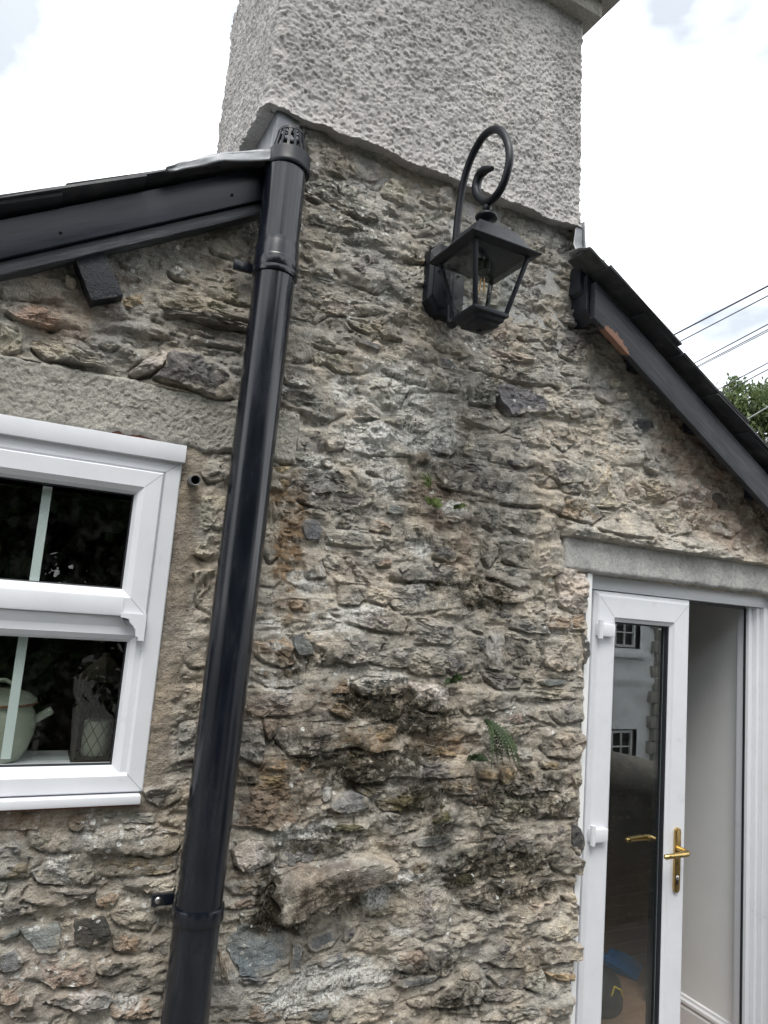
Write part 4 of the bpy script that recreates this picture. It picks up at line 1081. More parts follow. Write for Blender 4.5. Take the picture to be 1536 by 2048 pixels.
deck.hexa([(1.1, .70, zL(1.1)), (1.6, .70, zR(1.6)), (1.6, 3.6, zR(1.6)), (1.1, 3.6, zL(1.1)), (1.1, .70, zL(1.1) + .012), (1.6, .70, zR(1.6) + .012), (1.6, 3.6, zR(1.6) + .012), (1.1, 3.6, zL(1.1) + .012)])
roof = deck.build('roof', BWOOD, ROOT); roof['label'] = 'slated roof with overhanging verges'
def slate(x_low, dirx, zf, y0, wy, ln_, lift, seed, th=.008):
    """one slate: tail at x_low, running up the slope by ln_; chipped tail"""
    rs = np.random.RandomState(seed); sl = zf(1.0) - zf(0.0); a = math.atan(abs(sl)); n_ = 6
    mb = MB(); tops = []; ca, sa = math.cos(a), math.sin(a)
    tilt = lift / ln_
    def pt(s, y, up_):
        hgt = lift * (1 - s / ln_) + up_
        return (x_low + dirx * (s * ca - hgt * sa * 1.0 * (1)), y, zf(x_low) + s * sa + hgt * ca)
    js = rs.uniform(-.006, .006, n_ + 1); jy = rs.uniform(-.004, .004, 2)
    for lay in (.012, .012 + th):
        for s in (0, ln_ * .5, ln_):
            for k in range(n_ + 1):
                y = y0 + wy * k / n_ + (jy[0] if k == 0 else 0) + (rs.uniform(-.005, .005) if k in (0,) else 0)
                tops.append(pt(s + (js[k] if s == 0 else 0), y, lay + rs.uniform(-.0012, .0012)))
    m_ = n_ + 1; fs = []
    for lay in (0, 1):
        for r_ in (0, 1):
            for k in range(n_):
                b_ = lay * 3 * m_ + r_ * m_ + k; fs.append((b_, b_ + 1, b_ + m_ + 1, b_ + m_))
    o_ = 3 * m_
    for k in range(n_): fs.append((k, k + 1, o_ + k + 1, o_ + k)); b_ = 2 * m_ + k; fs.append((b_, b_ + 1, o_ + b_ + 1, o_ + b_))
    for r_ in (0, 1):
        for k in (0, n_): b_ = r_ * m_ + k; fs.append((b_, b_ + m_, o_ + b_ + m_, o_ + b_))
    mb.add(tops, fs); mb.build('slate', SLATE, roof)
sd_ = 0
for k in range(10):                      # left slope
    xl = -1.62 + k * .178
    yy = -.098 + random.uniform(-.012, .012) - (.0 if k % 2 else .004); c_ = 0
    while yy < .55:
        wdt = (.13 if (k % 2 and c_ == 0) else .24) ; sd_ += 1
        slate(xl, 1, zL, yy, wdt - .004, .40, .017, sd_); yy += wdt; c_ += 1
slate(1.76, -1, zR, -.152, .108, .275, .017, 4321)
for k in range(12):                      # right slope
    xl = 3.98 - k * .185
    yy = -.150 + random.uniform(-.014, .012); c_ = 0
    while yy < .5:
        wdt = (.15 if (k % 2 and c_ == 0) else .25); sd_ += 1
        slate(xl, -1, zR, yy, wdt - .004, .40, .017, sd_ + 500); yy += wdt; c_ += 1
# lead dressed over the top of the left verge
sheet('lead_apron', [[(.19, -.122, zL(.19) + .010), (.18, -.118, zL(.18) + .028), (.18, .25, zL(.18) + .034)],
                     [(.32, -.124, zL(.32) + .006), (.32, -.120, zL(.32) + .036), (.32, .25, zL(.32) + .042)],
                     [(.47, -.122, zL(.46) - .018), (.47, -.116, zL(.46) + .022), (.47, .25, zL(.46) + .05)]], .004, LEAD, roof, .006, 9)
def board(name, x0, x1, zf, off0, off1, y0, y1, mat, plumb=True, bevel=.003):
    m_ = MB(); m_.hexa([(x0, y0, zf(x0) + off0), (x1, y0, zf(x1) + off0), (x1, y1, zf(x1) + off0), (x0, y1, zf(x0) + off0),
                        (x0, y0, zf(x0) + off1), (x1, y0, zf(x1) + off1), (x1, y1, zf(x1) + off1), (x0, y1, zf(x0) + off1)])
    return m_.build(name, mat, ROOT, True, bevel)
b1 = board('bargeboard', -1.65, .452, zL, -.103, -.004, -.068, -.043, BWOOD); b1['label'] = 'black bargeboard of the left verge'
b2 = board('batten', -1.65, .452, zL, -.140, -.1055, -.056, -.012, BWOOD2); b2['label'] = 'weathered batten under the bargeboard'
for xx in (-.03, .36): 
    MB().lathe([(0, -.003), (.0035, -.002), (.004, 0)], (xx, -.069, zL(xx) - .07), 8, 'y').build('nail', IRON, b1, True)
bm_w = newmat('chipped_bargeboard')
def mat_chipped():
    M_, t, b, o = newmat('black_board_chipped'); P = posn(t)
    n1 = noise(t, mapping(t, P, (1, 1, 1), (0, R(-30), 0)), 8, 6, .7); n2 = noise(t, mapping(t, P, (3, 3, 30), (0, R(-30), 0)), 3, 5, .6, .8)
    c = mixc(t, ramp(t, n2, [(.4, 0.0), (.7, 1.0)]), (.012, .014, .02), (.04, .044, .054))
    # bare patch where the paint has flaked off the lower edge
    sx = N(t, 'ShaderNodeSeparateXYZ'); t.links.new(P, sx.inputs[0])
    dx = math_(t, 'DIVIDE', math_(t, 'ABSOLUTE', math_(t, 'SUBTRACT', sx.outputs[0], 1.705)), .062)
    low = math_(t, 'ADD', math_(t, 'MULTIPLY', sx.outputs[0], .583), sx.outputs[2])      # constant along the board
    dz = math_(t, 'DIVIDE', math_(t, 'SUBTRACT', low, 2.992 + 1.602 * .583 - .148), .034)
    e = math_(t, 'ADD', math_(t, 'ADD', math_(t, 'POWER', dx, 2.0), math_(t, 'POWER', math_(t, 'MAXIMUM', dz, 0.0), 2.0)), math_(t, 'MULTIPLY', math_(t, 'SUBTRACT', noise(t, P, 75, 6, .75, .6), .5), 3.0))
    chip = math_(t, 'LESS_THAN', e, .85)
    c = mixc(t, chip, c, (.22, .115, .075)); t.links.new(c, b.inputs['Base Color']); b.inputs['Roughness'].default_value = .48
    bump(t, b, math_(t, 'ADD', n1, math_(t, 'MULTIPLY', n2, .8)), .4, .003); return M_
bpy.data.materials.remove(bm_w[0])
b3 = board('bargeboard', 1.604, 3.95, zR, -.146, -.016, -.104, -.078, mat_chipped()); b3['label'] = 'black bargeboard of the right verge with flaked paint'
pk = MB(); pk.hexa([(1.590, -.076, zR(1.59) - .115), (1.622, -.076, zR(1.622) - .14), (1.622, .02, zR(1.622) - .14), (1.590, .02, zR(1.59) - .115),
                    (1.590, -.076, zR(1.59) + .010), (1.622, -.076, zR(1.622) + .010), (1.622, .02, zR(1.622) + .010), (1.590, .02, zR(1.59) + .010)])
pk.build('packer', BWOOD, ROOT, True, .003)
for xx in (1.85, 2.15, 2.5): MB().box(xx, xx + .05, -.077, -.01, zR(xx) - .11, zR(xx + .05) - .004).build('packer', BWOOD, ROOT)
vf = MB(); vf.hexa([(1.572, -.060, zR(1.572) - .06), (1.65, -.060, zR(1.65) - .06), (1.65, .12, zR(1.65) - .06), (1.572, .12, zR(1.572) - .06), (1.572, -.060, zR(1.572) + .036), (1.65, -.060, zR(1.65) + .028), (1.65, .12, zR(1.65) + .028), (1.572, .12, zR(1.572) + .036)])
vf.build('packer', BWOOD, ROOT, True, .004)
# purlin end showing in the wall under the left verge
pu = MB(); pu.hexa([(.058, -.05, 2.495), (.129, -.05, 2.528), (.129, .05, 2.528), (.058, .05, 2.495), (.004, -.044, 2.60), (.070, -.044, 2.635), (.070, .05, 2.635), (.004, .05, 2.60)])
PURL = mat_plain('bitumen_paint', (.007, .009, .014), .34, var=.3, sc=45, bs=1.0, bd=.006, spec=.35)
po = pu.build('purlin_end', PURL, ROOT, True, .004); po['label'] = 'black painted purlin end built into the wall'

# ---- window: white sliding-sash look
def prof(w_, yf, yb, bev=.014, bd=.016):
    return [(0, yb), (0, yf + .003), (.003, yf), (w_ - bev, yf), (w_ - bev * .35, yf + bd * .45), (w_, yf + bd), (w_, yb)]
WX0, WX1 = -.278, .326
wf = MB().ring(WX0, WX1, 1.326, 2.150, prof(.046, -.012, .07, .008, .012)).build('window', PVC, ROOT)
wf['label'] = 'white framed two-pane window, sash style'
MB().box(WX0 - .004, WX1 + .004, -.026, .03, 2.140, 2.185).build('head_trim', PVC, wf, True, .002)
us = MB().ring(WX0 + .044, WX1 - .044, 1.745, 2.106, prof(.062, -.020, .045, .020, .022)).build('sash', PVC, wf)
MB().box(WX0 + .07, WX1 - .10, -.024, .02, 1.742, 1.790).build('meeting_rail', PVC, wf, True, .006)
MB().hexa([(WX0 + .07, .002, 1.700), (WX1 - .073, .002, 1.700), (WX1 - .073, .05, 1.700), (WX0 + .07, .05, 1.700),
           (WX0 + .07, -.014, 1.7415), (WX1 - .10, -.014, 1.7415), (WX1 - .10, .05, 1.7415), (WX0 + .07, .05, 1.7415)]).build('sash_rail', PVC, wf, True, .003)
# decorative horn under the upper sash
hp = [(.222, 1.750), (.2815, 1.750), (.2815, 1.686), (.268, 1.686), (.267, 1.694), (.261, 1.697), (.259, 1.712), (.252, 1.722), (.244, 1.729), (.241, 1.737), (.222, 1.740)]
n_ = len(hp); hm_ = MB(); hm_.add([(x, -.030, z) for x, z in hp] + [(x, .012, z) for x, z in hp], [tuple(range(n_)), tuple(range(n_, 2 * n_))[::-1]] + [(k, (k + 1) % n_, n_ + (k + 1) % n_, n_ + k) for k in range(n_)])
hm_.build('sash_horn', PVC, wf)
ls = MB().ring(WX0 + .020, WX1 - .020, 1.328, 1.735, prof(.056, -.004, .05, .018, .020)).build('sash', PVC, wf)
MB().box(WX0 + .10, WX1 - .10, .020, .026, 1.80, 2.03).build('pane', GLASS, wf)
MB().box(WX0 + .07, WX1 - .07, .030, .036, 1.395, 1.71).build('pane', GLASS, wf)
MB().box(.013, .034, .040, .048, 1.80, 2.04).build('glazing_bar', PVCB, wf)
MB().box(.008, .029, .050, .058, 1.395, 1.71).build('glazing_bar', PVCB, wf)
MB().box(WX0 - .02, WX1 - .006, -.034, .05, 1.302, 1.3225).build('sill', PVC, wf, True, .004)
MB().box(WX0 - .03, WX1 - .004, -.014, .08, 1.294, 1.3015).build('sill_bedding', mat_plain('red_tile_bed', (.20, .10, .07), .9), wf)
MB().box(WX0 - .03, WX1 + .01, -.004, .05, 2.186, 2.20).build('head_bedding', mat_plain('red_paint_bed', (.12, .05, .04), .9), wf)

MB().ring(WX0 + .1062, WX1 - .1062, 1.8072, 2.0438, [(0, .004), (.003, .005), (.003, .019), (0, .019)]).build('gasket', GASK, wf)
MB().ring(WX0 + .0762, WX1 - .0762, 1.3842, 1.6990, [(0, .018), (.003, .019), (.003, .029), (0, .029)]).build('gasket', GASK, wf)
SEAM = mat_plain('seam_grey', (.30, .31, .33), .6)
def seam(x0, z0, x1, z1, y, parent):
    d_ = Vector((x1 - x0, 0, z1 - z0)); n_ = Vector((-d_.z, 0, d_.x)).normalized() * .0007; a_ = Vector((x0, 0, z0)); b_ = Vector((x1, 0, z1))
    MB().hexa([(a_ - n_) + Vector((0, y - .0003, 0)), (b_ - n_) + Vector((0, y - .0003, 0)), (b_ - n_) + Vector((0, y + .001, 0)), (a_ - n_) + Vector((0, y + .001, 0)),
               (a_ + n_) + Vector((0, y - .0003, 0)), (b_ + n_) + Vector((0, y - .0003, 0)), (b_ + n_) + Vector((0, y + .001, 0)), (a_ + n_) + Vector((0, y + .001, 0))]).build('weld_seam', SEAM, parent)
seam(.2825, 2.1065, .3225, 2.1395, -.012, wf); seam(.2845, 1.3675, .3225, 1.3295, -.012, wf)
seam(.241, 2.065, .279, 2.103, -.020, wf); seam(.241, 1.786, .279, 1.748, -.020, wf)

# ---- door: pair of narrow glazed leaves in a white frame, the right leaf folded back
fr = MB(); fr.box(1.757, 2.80, .058, .13, 1.940, 1.991)
frame = fr.build('door_frame', PVC, ROOT, True, .003); frame['label'] = 'white door frame under the concrete lintel'
MB().box(1.757, 1.796, .058, .13, .14, 1.9395).build('jamb', PVC, frame, True, .003)
MB().box(2.712, 2.80, .050, .13, .14, 1.9395).build('jamb', PVC, frame, True, .003)
MB().box(2.690, 2.7115, .066, .13, .14, 1.9395).build('jamb_stop', PVC, frame, True, .004)
MB().box(2.664, 2.6895, .082, .135, .14, 1.9395).build('jamb_stop', PVC, frame, True, .003)
MB().box(2.6575, 2.6635, .094, .101, .14, 1.932).build('weather_seal', GASK, frame)
MB().box(2.279, 2.6570, .094, .13, 1.930, 1.9395).build('weather_seal', GASK, frame)
MB().box(1.757, 2.80, .04, .16, .12, .139).build('threshold', mat_plain('aluminium_threshold', (.5, .5, .5), .4, 1.0), frame, True, .003)
def leaf(x0, x1, yf, name, label, mirror=False):
    dprof = [(0, yf + .07), (0, yf + .012), (.004, yf + .010), (.012, yf + .002), (.018, yf), (.088, yf), (.094, yf + .007), (.104, yf + .012), (.104, yf + .07)]
    d = MB().ring(x0, x1, .16, 1.936, dprof).build(name, PVC, ROOT); d['label'] = label
    MB().box(x0 + .096, x1 - .096, yf + .030, yf + .036, .25, 1.845).build('pane', GLASSD, d)
    g = MB().ring(x0 + .1042, x1 - .1042, .2642, 1.8318, [(0, yf + .014), (.005, yf + .016), (.006, yf + .029), (0, yf + .029)]).build('gasket', GASK, d)
    MB().ring(x0 + .1045, x1 - .1045, .2645, 1.8315, [(0, yf + .0365), (.012, yf + .0365), (.012, yf + .062), (0, yf + .062)]).build('spacer', GASK, d)
    return d
door = leaf(1.798, 2.277, .040, 'door', 'narrow white door leaf with tall glass pane and brass lever, closed')
seam(1.817, 1.917, 1.884, 1.850, .040, door); seam(2.258, 1.917, 2.191, 1.850, .040, door)
door2 = leaf(2.815, 3.294, -.115, 'door', 'white door leaf folded back flat against the wall')
def hinge(xh, zh, y, d):
    hb = MB().box(xh - .020, xh + .052, y - .020, y + .004, zh - .022, zh + .022).build('hinge', PVC, d, True, .005)
    MB().tube([(xh - .012, y - .014, zh - .030), (xh - .012, y - .014, zh + .034)], .009, 10).build('hinge_pin', PVC, hb, True, angle=R(40))
    return hb
for zh in (1.80, 1.115, .4): hinge(1.822, zh, .040, door)
# brass handles
def lever(d, x, z, ys, yd):
    """ys: face the plate sits on, yd: -1 outwards / +1 inwards"""
    n_ = 14; out = []
    for k in range(n_):
        t_ = math.pi * k / (n_ - 1); out.append((x + .0145 * math.cos(t_), z + .058 + .0145 * math.sin(t_)))
    for k in range(n_):
        t_ = math.pi + math.pi * k / (n_ - 1); out.append((x + .0145 * math.cos(t_), z - .135 + .0145 * math.sin(t_)))
    m_ = len(out); mb = MB(); ya, yb = ys, ys + yd * .009
    mb.add([(p, ya, q_) for p, q_ in out] + [(p, yb, q_) for p, q_ in out], [tuple(range(m_)), tuple(range(m_, 2 * m_))] + [(k, (k + 1) % m_, m_ + (k + 1) % m_, m_ + k) for k in range(m_)])
    h_ = mb.build('handle', BRASS, d, True, .0015)
    pth = [(x, yb, z), (x, ys + yd * .040, z), (x - .004, ys + yd * .052, z), (x - .014, ys + yd * .058, z), (x - .05, ys + yd * .059, z - .001), (x - .09, ys + yd * .058, z - .002), (x - .113, ys + yd * .055, z - .004), (x - .118, ys + yd * .052, z - .0045)]
    MB().tube(pth, [.0105, .0105, .0105, .0105, .0095, .0085, .009, .005], 14).build('lever', BRASS, h_, True, angle=R(60))
    MB().lathe([(0, yd * .0025), (.0075, yd * .002), (.008, 0)], (x, yb, z - .098), 14, 'y').build('key_cylinder', STEEL, h_, True)
    MB().box(x - .003, x + .003, yb - .002 if yd < 0 else yb, yb if yd < 0 else yb + .002, z - .122, z - .098).build('key_slot', GASK, h_)
lever(door, 2.2225, 1.043, .040, -1)
lever(door, 2.2225, 1.043, .110, 1)

# ---- inside
fl = MB().box(-1.4, 4.6, .10, 4.4, .10, .176).build('room_floor', FLOORM); tag(fl, kind='structure')
for r_ in range(16):
    for c_ in range(3):
        x0 = .9 + c_ * 1.22 + (r_ % 3) * .37 - .4; MB().box(x0, x0 + 1.216, .30 + r_ * .126, .30 + r_ * .126 + .1235, .178, .19).build('plank', FLOORM, fl, True, .0012, 1)
tag(MB().box(-1.4, 4.6, 4.3, 4.4, .1, 2.4).build('room_wall', ROOMD), kind='structure')
tag(MB().box(-1.5, -1.4, .1, 4.4, .1, 2.4).build('room_wall', ROOMD), kind='structure')
tag(MB().box(4.6, 4.7, .1, 4.4, .1, 2.4).build('room_wall', ROOMD), kind='structure')
tag(MB().box(1.0, 1.1, .16, 4.3, .1, 2.4).build('room_wall', ROOMD), kind='structure')
tag(MB().box(-1.4, 4.6, .16, 4.4, 2.26, 2.36).build('room_ceiling', ROOMD), kind='structure')
rw = MB().box(2.700, 2.80, .131, .56, .19, 2.26).build('return_wall', PLAST); tag(rw, kind='structure')
spf = [(0, .19), (-.016, .19), (-.016, .268), (-.012, .276), (-.012, .280), (-.017, .286), (-.016, .296), (-.009, .303), (-.007, .312), (0, .316)]
sm = MB(); ns = len(spf)
pa = [(2.700 + d_, .131, z_) for d_, z_ in spf]; pb_ = [(2.700 + d_, .56 - d_, z_) for d_, z_ in spf]; pc_ = [(2.80, .56 - d_, z_) for d_, z_ in spf]
sm.add(pa + pb_ + pc_, [(k, k + 1, ns + k + 1, ns + k) for k in range(ns - 1)] + [(ns + k, ns + k + 1, 2 * ns + k + 1, 2 * ns + k) for k in range(ns - 1)])
sm.build('skirting', SKIRT, rw, False)
MB().box(1.735, 1.757, .02, .20, .10, 1.99).build('reveal', PLAST, ROOT)
MB().box(-.30, .95, .075, .30, 1.33, 1.362).build('window_board', SKIRT, ROOT, True, .004)
# pot on the window board
CREAM = mat_plain('cream_enamel', (.33, .34, .27), .22, var=.03, coat=.4)
pt_ = thing('cooking_pot', (-.015, .20, 1.362), 'cream enamel lidded pot with side handles inside the window', 'pot')
MB().lathe([(0, 0), (.062, 0), (.07, .006), (.082, .03), (.092, .065), (.094, .09), (.088, .118), (.080, .132), (.082, .138), (.084, .141), (.078, .141), (.076, .13), (.085, .09), (.06, .01), (0, .008)], (-.015, .20, 1.362), 40).build('body', CREAM, pt_, True)
ld = MB().lathe([(.088, .1415), (.090, .146), (.086, .152), (.070, .164), (.045, .172), (.012, .175), (0, .175)], (-.015, .20, 1.362), 40).build('lid', CREAM, pt_, True)
MB().tube([(-.045, .20, 1.530), (-.043, .20, 1.546), (-.025, .20, 1.556), (-.005, .20, 1.556), (.013, .20, 1.546), (.015, .20, 1.530)], .006, 10).build('lid_handle', CREAM, ld, True)
MB().lathe([(.0885, .1385), (.0915, .1415), (.0885, .1445)], (-.015, .20, 1.362), 40, closed=True).build('rim', mat_plain('brown_enamel_rim', (.2, .07, .04), .3), pt_, True)
for s_ in (-1, 1):
    MB().tube([(-.015 + s_ * .074, .20, 1.448), (-.015 + s_ * .098, .195, 1.466), (-.015 + s_ * .120, .19, 1.482), (-.015 + s_ * .126, .19, 1.486)], [.010, .010, .011, .009], 12).build('handle', CREAM, pt_, True)
# lattice candle lantern
lt = thing('candle_lantern', (.225, .20, 1.362), 'dark lattice candle lantern standing inside the window', 'lantern')
WIRE = mat_plain('brown_wire', (.05, .04, .03), .5, .6)
lat = MB(); hw_ = .052; z0_, z1_ = 1.372, 1.56
for fx, fy, sw in ((0, -1, 0), (0, 1, 0), (-1, 0, 1), (1, 0, 1)):
    for k in range(-3, 6):
        for sg in (1, -1):
            a_ = -hw_ + k * .026; pts_ = []
            for q_ in np.linspace(0, 1, 2): pts_.append((a_ + sg * (q_ - .5) * .10 + .0, z0_ + (z1_ - z0_) * q_))
            (u1, v1), (u2, v2) = pts_
            # clip to the face
            def clip_(u1, v1, u2, v2):
                t0, t1 = 0., 1.; du = u2 - u1
                for e_, sgn in ((-hw_, 1), (hw_, -1)):
                    if abs(du) < 1e-9: continue
                    t_ = (e_ - u1) / du
                    if du * sgn > 0: t0 = max(t0, t_)
                    else: t1 = min(t1, t_)
                return (t0, t1)
            t0, t1 = clip_(u1, v1, u2, v2)
            if t1 - t0 < .05: continue
            A_ = (u1 + (u2 - u1) * t0, v1 + (v2 - v1) * t0); B_ = (u1 + (u2 - u1) * t1, v1 + (v2 - v1) * t1)
            f3 = lambda u_, v_: (.225 + (u_ if not sw else fx * hw_), .20 + (fy * hw_ if not sw else u_), v_)
            lat.tube([f3(*A_), f3(*B_)], .0011, 5)
lat.build('lattice', WIRE, lt)
lf = MB()
for sx_ in (-1, 1):
    for sy_ in (-1, 1): lf.box(.225 + sx_ * hw_ - .003, .225 + sx_ * hw_ + .003, .20 + sy_ * hw_ - .003, .20 + sy_ * hw_ + .003, 1.362, 1.565)
lf.box(.225 - .058, .225 + .058, .142, .258, 1.3622, 1.370); lf.build('frame', WIRE, lt)
MB().lathe([(.082, .203), (.06, .215), (.03, .245), (.012, .262), (.010, .272), (0, .274)], (.225, .20, 1.362), 4).build('roof', WIRE, lt)
cd = thing('candle', (.225, .20, 1.371), 'cream pillar candle inside the lattice lantern', 'candle')
MB().lathe([(0, 0), (.032, 0), (.033, .003), (.033, .085), (.030, .088), (.008, .085), (0, .085)], (.225, .20, 1.371), 24).build('wax', mat_plain('candle_wax', (.35, .35, .28), .5), cd, True)
MB().tube([(.225, .20, 1.454), (.226, .20, 1.468)], .0015, 5).build('wick', GASK, cd)
# dustpan and bag on the floor
BLUE = mat_plain('blue_plastic', (.012, .13, .33), .35, var=.05)
dp = thing('dustpan', (2.82, .84, .19), 'blue plastic dustpan lying on the wooden floor', 'dustpan')
dv = [(-.115, -.10, .0), (.115, -.10, .0), (.10, .10, .008), (-.10, .10, .008)]
pan = MB(); c3 = Vector((2.82, .84, .191)); rz = Matrix.Rotation(R(35), 3, 'Z'); T3 = lambda p: tuple(c3 + rz @ (Vector(p) * .72))
pan.add([T3(p) for p in dv] + [T3((p[0] * 1.0, p[1], p[2] + .004)) for p in dv], [(0, 1, 2, 3), (4, 5, 6, 7), (0, 1, 5, 4)])
wls = [(-.115, -.10, .012), (-.128, .0, .05), (-.112, .112, .065), (.112, .112, .065), (.128, .0, .05), (.115, -.10, .012)]
bs_ = [(-.115, -.10, .0), (-.108, .0, .004), (-.10, .10, .008), (.10, .10, .008), (.108, .0, .004), (.115, -.10, .0)]
pan.add([T3(p) for p in bs_] + [T3(p) for p in wls], [(k, k + 1, 7 + k, 6 + k) for k in range(5)])
po_ = pan.build('pan', BLUE, dp); sdm = po_.modifiers.new('thickness', 'SOLIDIFY'); sdm.thickness = .003
MB().tube([T3((0, .10, .04)), T3((0, .15, .05)), T3((0, .22, .045)), T3((0, .235, .043))], [.012, .011, .013, .008], 10).build('handle', BLUE, dp, True)
bg_ = thing('bag', (2.44, .60, .19), 'soft black bag with yellow trim slumped on the floor', 'bag')
BAGM = mat_plain('black_nylon', (.012, .012, .013), .6, bs=.5, bd=.01, sc=18)
bb = MB().lathe([(0, 0), (.085, 0), (.10, .02), (.10, .07), (.085, .12), (.06, .155), (.03, .17), (0, .172)], (2.44, .60, .19), 24).build('bag_body', BAGM, bg_, True)
bb.data.transform(Matrix.Diagonal((1.0, .8, 1.0, 1)))
MB().tube([(2.40, .50, .30), (2.43, .515, .325), (2.46, .51, .31), (2.47, .505, .28)], .004, 6).build('trim', mat_plain('yellow_trim', (.6, .42, .03), .5), bg_, True)

# ---- black vent pipe
vp = thing('vent_pipe', (.466, -.10, 0), 'tall black plastic soil vent pipe with cage top, clipped to the wall', 'pipe')
pxz = lambda z: .466 + (z - .8) * .0128
pr = .055
def pl(z): return (pxz(z), -.10, z)
MB().tube([pl(-.02), pl(.3), pl(.7), pl(1.1), pl(1.6), pl(2.1), pl(2.55), pl(2.70)], .0545, 40).build('pipe', BLKP, vp, True, angle=R(60))
# upper length with socket
up_ = MB().lathe([(.050, 2.66), (.0595, 2.66), (.0605, 2.664), (.0605, 2.672), (.0598, 2.675), (.0590, 2.735), (.0560, 2.745), (.0555, 2.76), (.0555, 2.985), (.050, 2.985)], (pxz(2.7), -.10, 0), 40).build('socket_pipe', BLKP, vp, True, angle=R(50))
MB().lathe([(.050, 2.965), (.0605, 2.965), (.0625, 2.969), (.0625, 2.976), (.0605, 2.980), (.0600, 3.010), (.0585, 3.014), (.0500, 3.014), (.050, 2.965)], (pxz(2.98), -.10, 0), 40).build('collar', BLKM, vp, True, angle=R(45))
cg = MB(); cx_ = pxz(3.0)
for k in range(16):
    t_ = 2 * math.pi * k / 16; r1, r2 = .051, .036; w2 = .0035
    ct, st_ = math.cos(t_), math.sin(t_); tx, ty = -st_ * w2, ct * w2
    q_ = []
    for (rr, zz_) in ((r1, 3.010), (r2, 3.078)):
        for dr in (0, -.003):
            for sg in (-1, 1): q_.append((cx_ + (rr + dr) * ct + sg * tx, -.10 + (rr + dr) * st_ + sg * ty, zz_))
    cg.hexa([q_[0], q_[1], q_[3], q_[2], q_[4], q_[5], q_[7], q_[6]])
cg.lathe([(.0375, 3.076), (.036, 3.084), (.030, 3.088), (.030, 3.083), (.034, 3.076)], (cx_, -.10, 0), 24, closed=True)
for k in range(4):
    t_ = math.pi * k / 4; cg.tube([(cx_ + .033 * math.cos(t_), -.10 + .033 * math.sin(t_), 3.085), (cx_ - .033 * math.cos(t_), -.10 - .033 * math.sin(t_), 3.085)], .0022, 6)
cg.build('cage', BLKM, vp, False)
# clips
def clip(zc_, side):
    cxx = pxz(zc_)
    k_ = MB().lathe([(.0548, zc_ - .016), (.0595, zc_ - .016), (.0605, zc_ - .013), (.0605, zc_ + .013), (.0595, zc_ + .016), (.0548, zc_ + .016)], (cxx, -.10, 0), 36).build('clip', BLKP, vp, True, angle=R(45))
    MB().box(cxx - .098, cxx - .045, -.040, -.026, zc_ - .004, zc_ + .022).build('lug', BLKP, k_, True, .002)
    if side < 0: sx_ = -.083; MB().lathe([(0, -.004), (.005, -.004), (.0085, -.001), (.0085, 0)], (cxx + sx_, -.0405, zc_ + .010), 14, 'y').build('screw', STEEL, k_, True)
    MB().box(cxx - .02, cxx + .02, -.058, -.005, zc_ - .012, zc_ + .012).build('spacer', BLKP, k_)
clip(1.072, -1); clip(2.690, 1)

# ---- overflow pipe stub
os_ = MB().lathe([(.0125, -.072), (.0135, -.070), (.0135, .06), (.0105, .06), (.0105, -.070), (.0125, -.072)], (0, 0, 0), 20, 'y')
op = os_.build('overflow_pipe', mat_plain('grey_pvc', (.10, .105, .105), .5, dirt=((.3, .28, .25), .5)), None, True, angle=R(40))
op.location = (.357, 0, 2.100); op.rotation_euler = (R(6), 0, R(-4)); tag(op, 'short grey plastic overflow pipe stub beside the window head', 'pipe')

# ---- wall lantern
LX, LY = 1.052, -.247
la = thing('wall_lantern', (LX, 0, 2.84), 'black coach lantern with scrolled swan-neck arm and clear glass panes', 'lamp')
bp = MB(); oct_ = [(-.066, -.075), (-.035, -.112), (.035, -.112), (.066, -.075), (.066, .085), (.035, .12), (-.035, .12), (-.066, .085)]
zc_ = 2.835
def loft(mb, rings):
    n_ = len(rings[0]); b_ = len(mb.v); mb.v += [p for r_ in rings for p in r_]
    for i_ in range(len(rings) - 1):
        for k in range(n_): mb.f.append((b_ + i_ * n_ + k, b_ + i_ * n_ + (k + 1) % n_, b_ + (i_ + 1) * n_ + (k + 1) % n_, b_ + (i_ + 1) * n_ + k))
    mb.f.append(tuple(b_ + k for k in range(n_))); e_ = b_ + (len(rings) - 1) * n_; mb.f.append(tuple(e_ + k for k in range(n_)))
loft(bp, [[(LX + x * s_, y_, zc_ + z * s_) for x, z in oct_] for s_, y_ in ((1, .0), (1, -.040), (.97, -.046), (.80, -.050), (.78, -.056))])
plate = bp.build('back_plate', IRON, la, True, .0015)
for sx_ in (-.034, .034): MB().lathe([(0, -.009), (.003, -.0085), (.0045, -.006), (.0045, 0)], (LX + sx_, -.056, zc_ + .022), 12, 'y').build('screw', IRON, plate, True)
def spline(P, n=8):
    P = [Vector(p) for p in P]; out = []
    for i_ in range(len(P) - 1):
        a, b, c, d = P[max(i_ - 1, 0)], P[i_], P[i_ + 1], P[min(i_ + 2, len(P) - 1)]
        for k in range(n):
            t_ = k / n; out.append(.5 * ((2 * b) + (c - a) * t_ + (2 * a - 5 * b + 4 * c - d) * t_ ** 2 + (3 * b - a - 3 * c + d) * t_ ** 3))
    out.append(P[-1]); return out
arm_yz = [(-.118, 2.712), (-.122, 2.690), (-.108, 2.676), (-.088, 2.680), (-.078, 2.705), (-.075, 2.76), (-.077, 2.86), (-.082, 2.957), (-.085, 3.024), (-.095, 3.102), (-.116, 3.166), (-.154, 3.213), (-.208, 3.236), (-.274, 3.214), (-.325, 3.15), (-.345, 3.08), (-.325, 3.02), (-.28, 2.996), (-.235, 3.006), (-.198, 3.042), (-.181, 3.08), (-.193, 3.112), (-.222, 3.114), (-.262, 3.098)]
path_ = spline([(LX, y_, z_) for y_, z_ in arm_yz], 6); nn_ = len(path_)
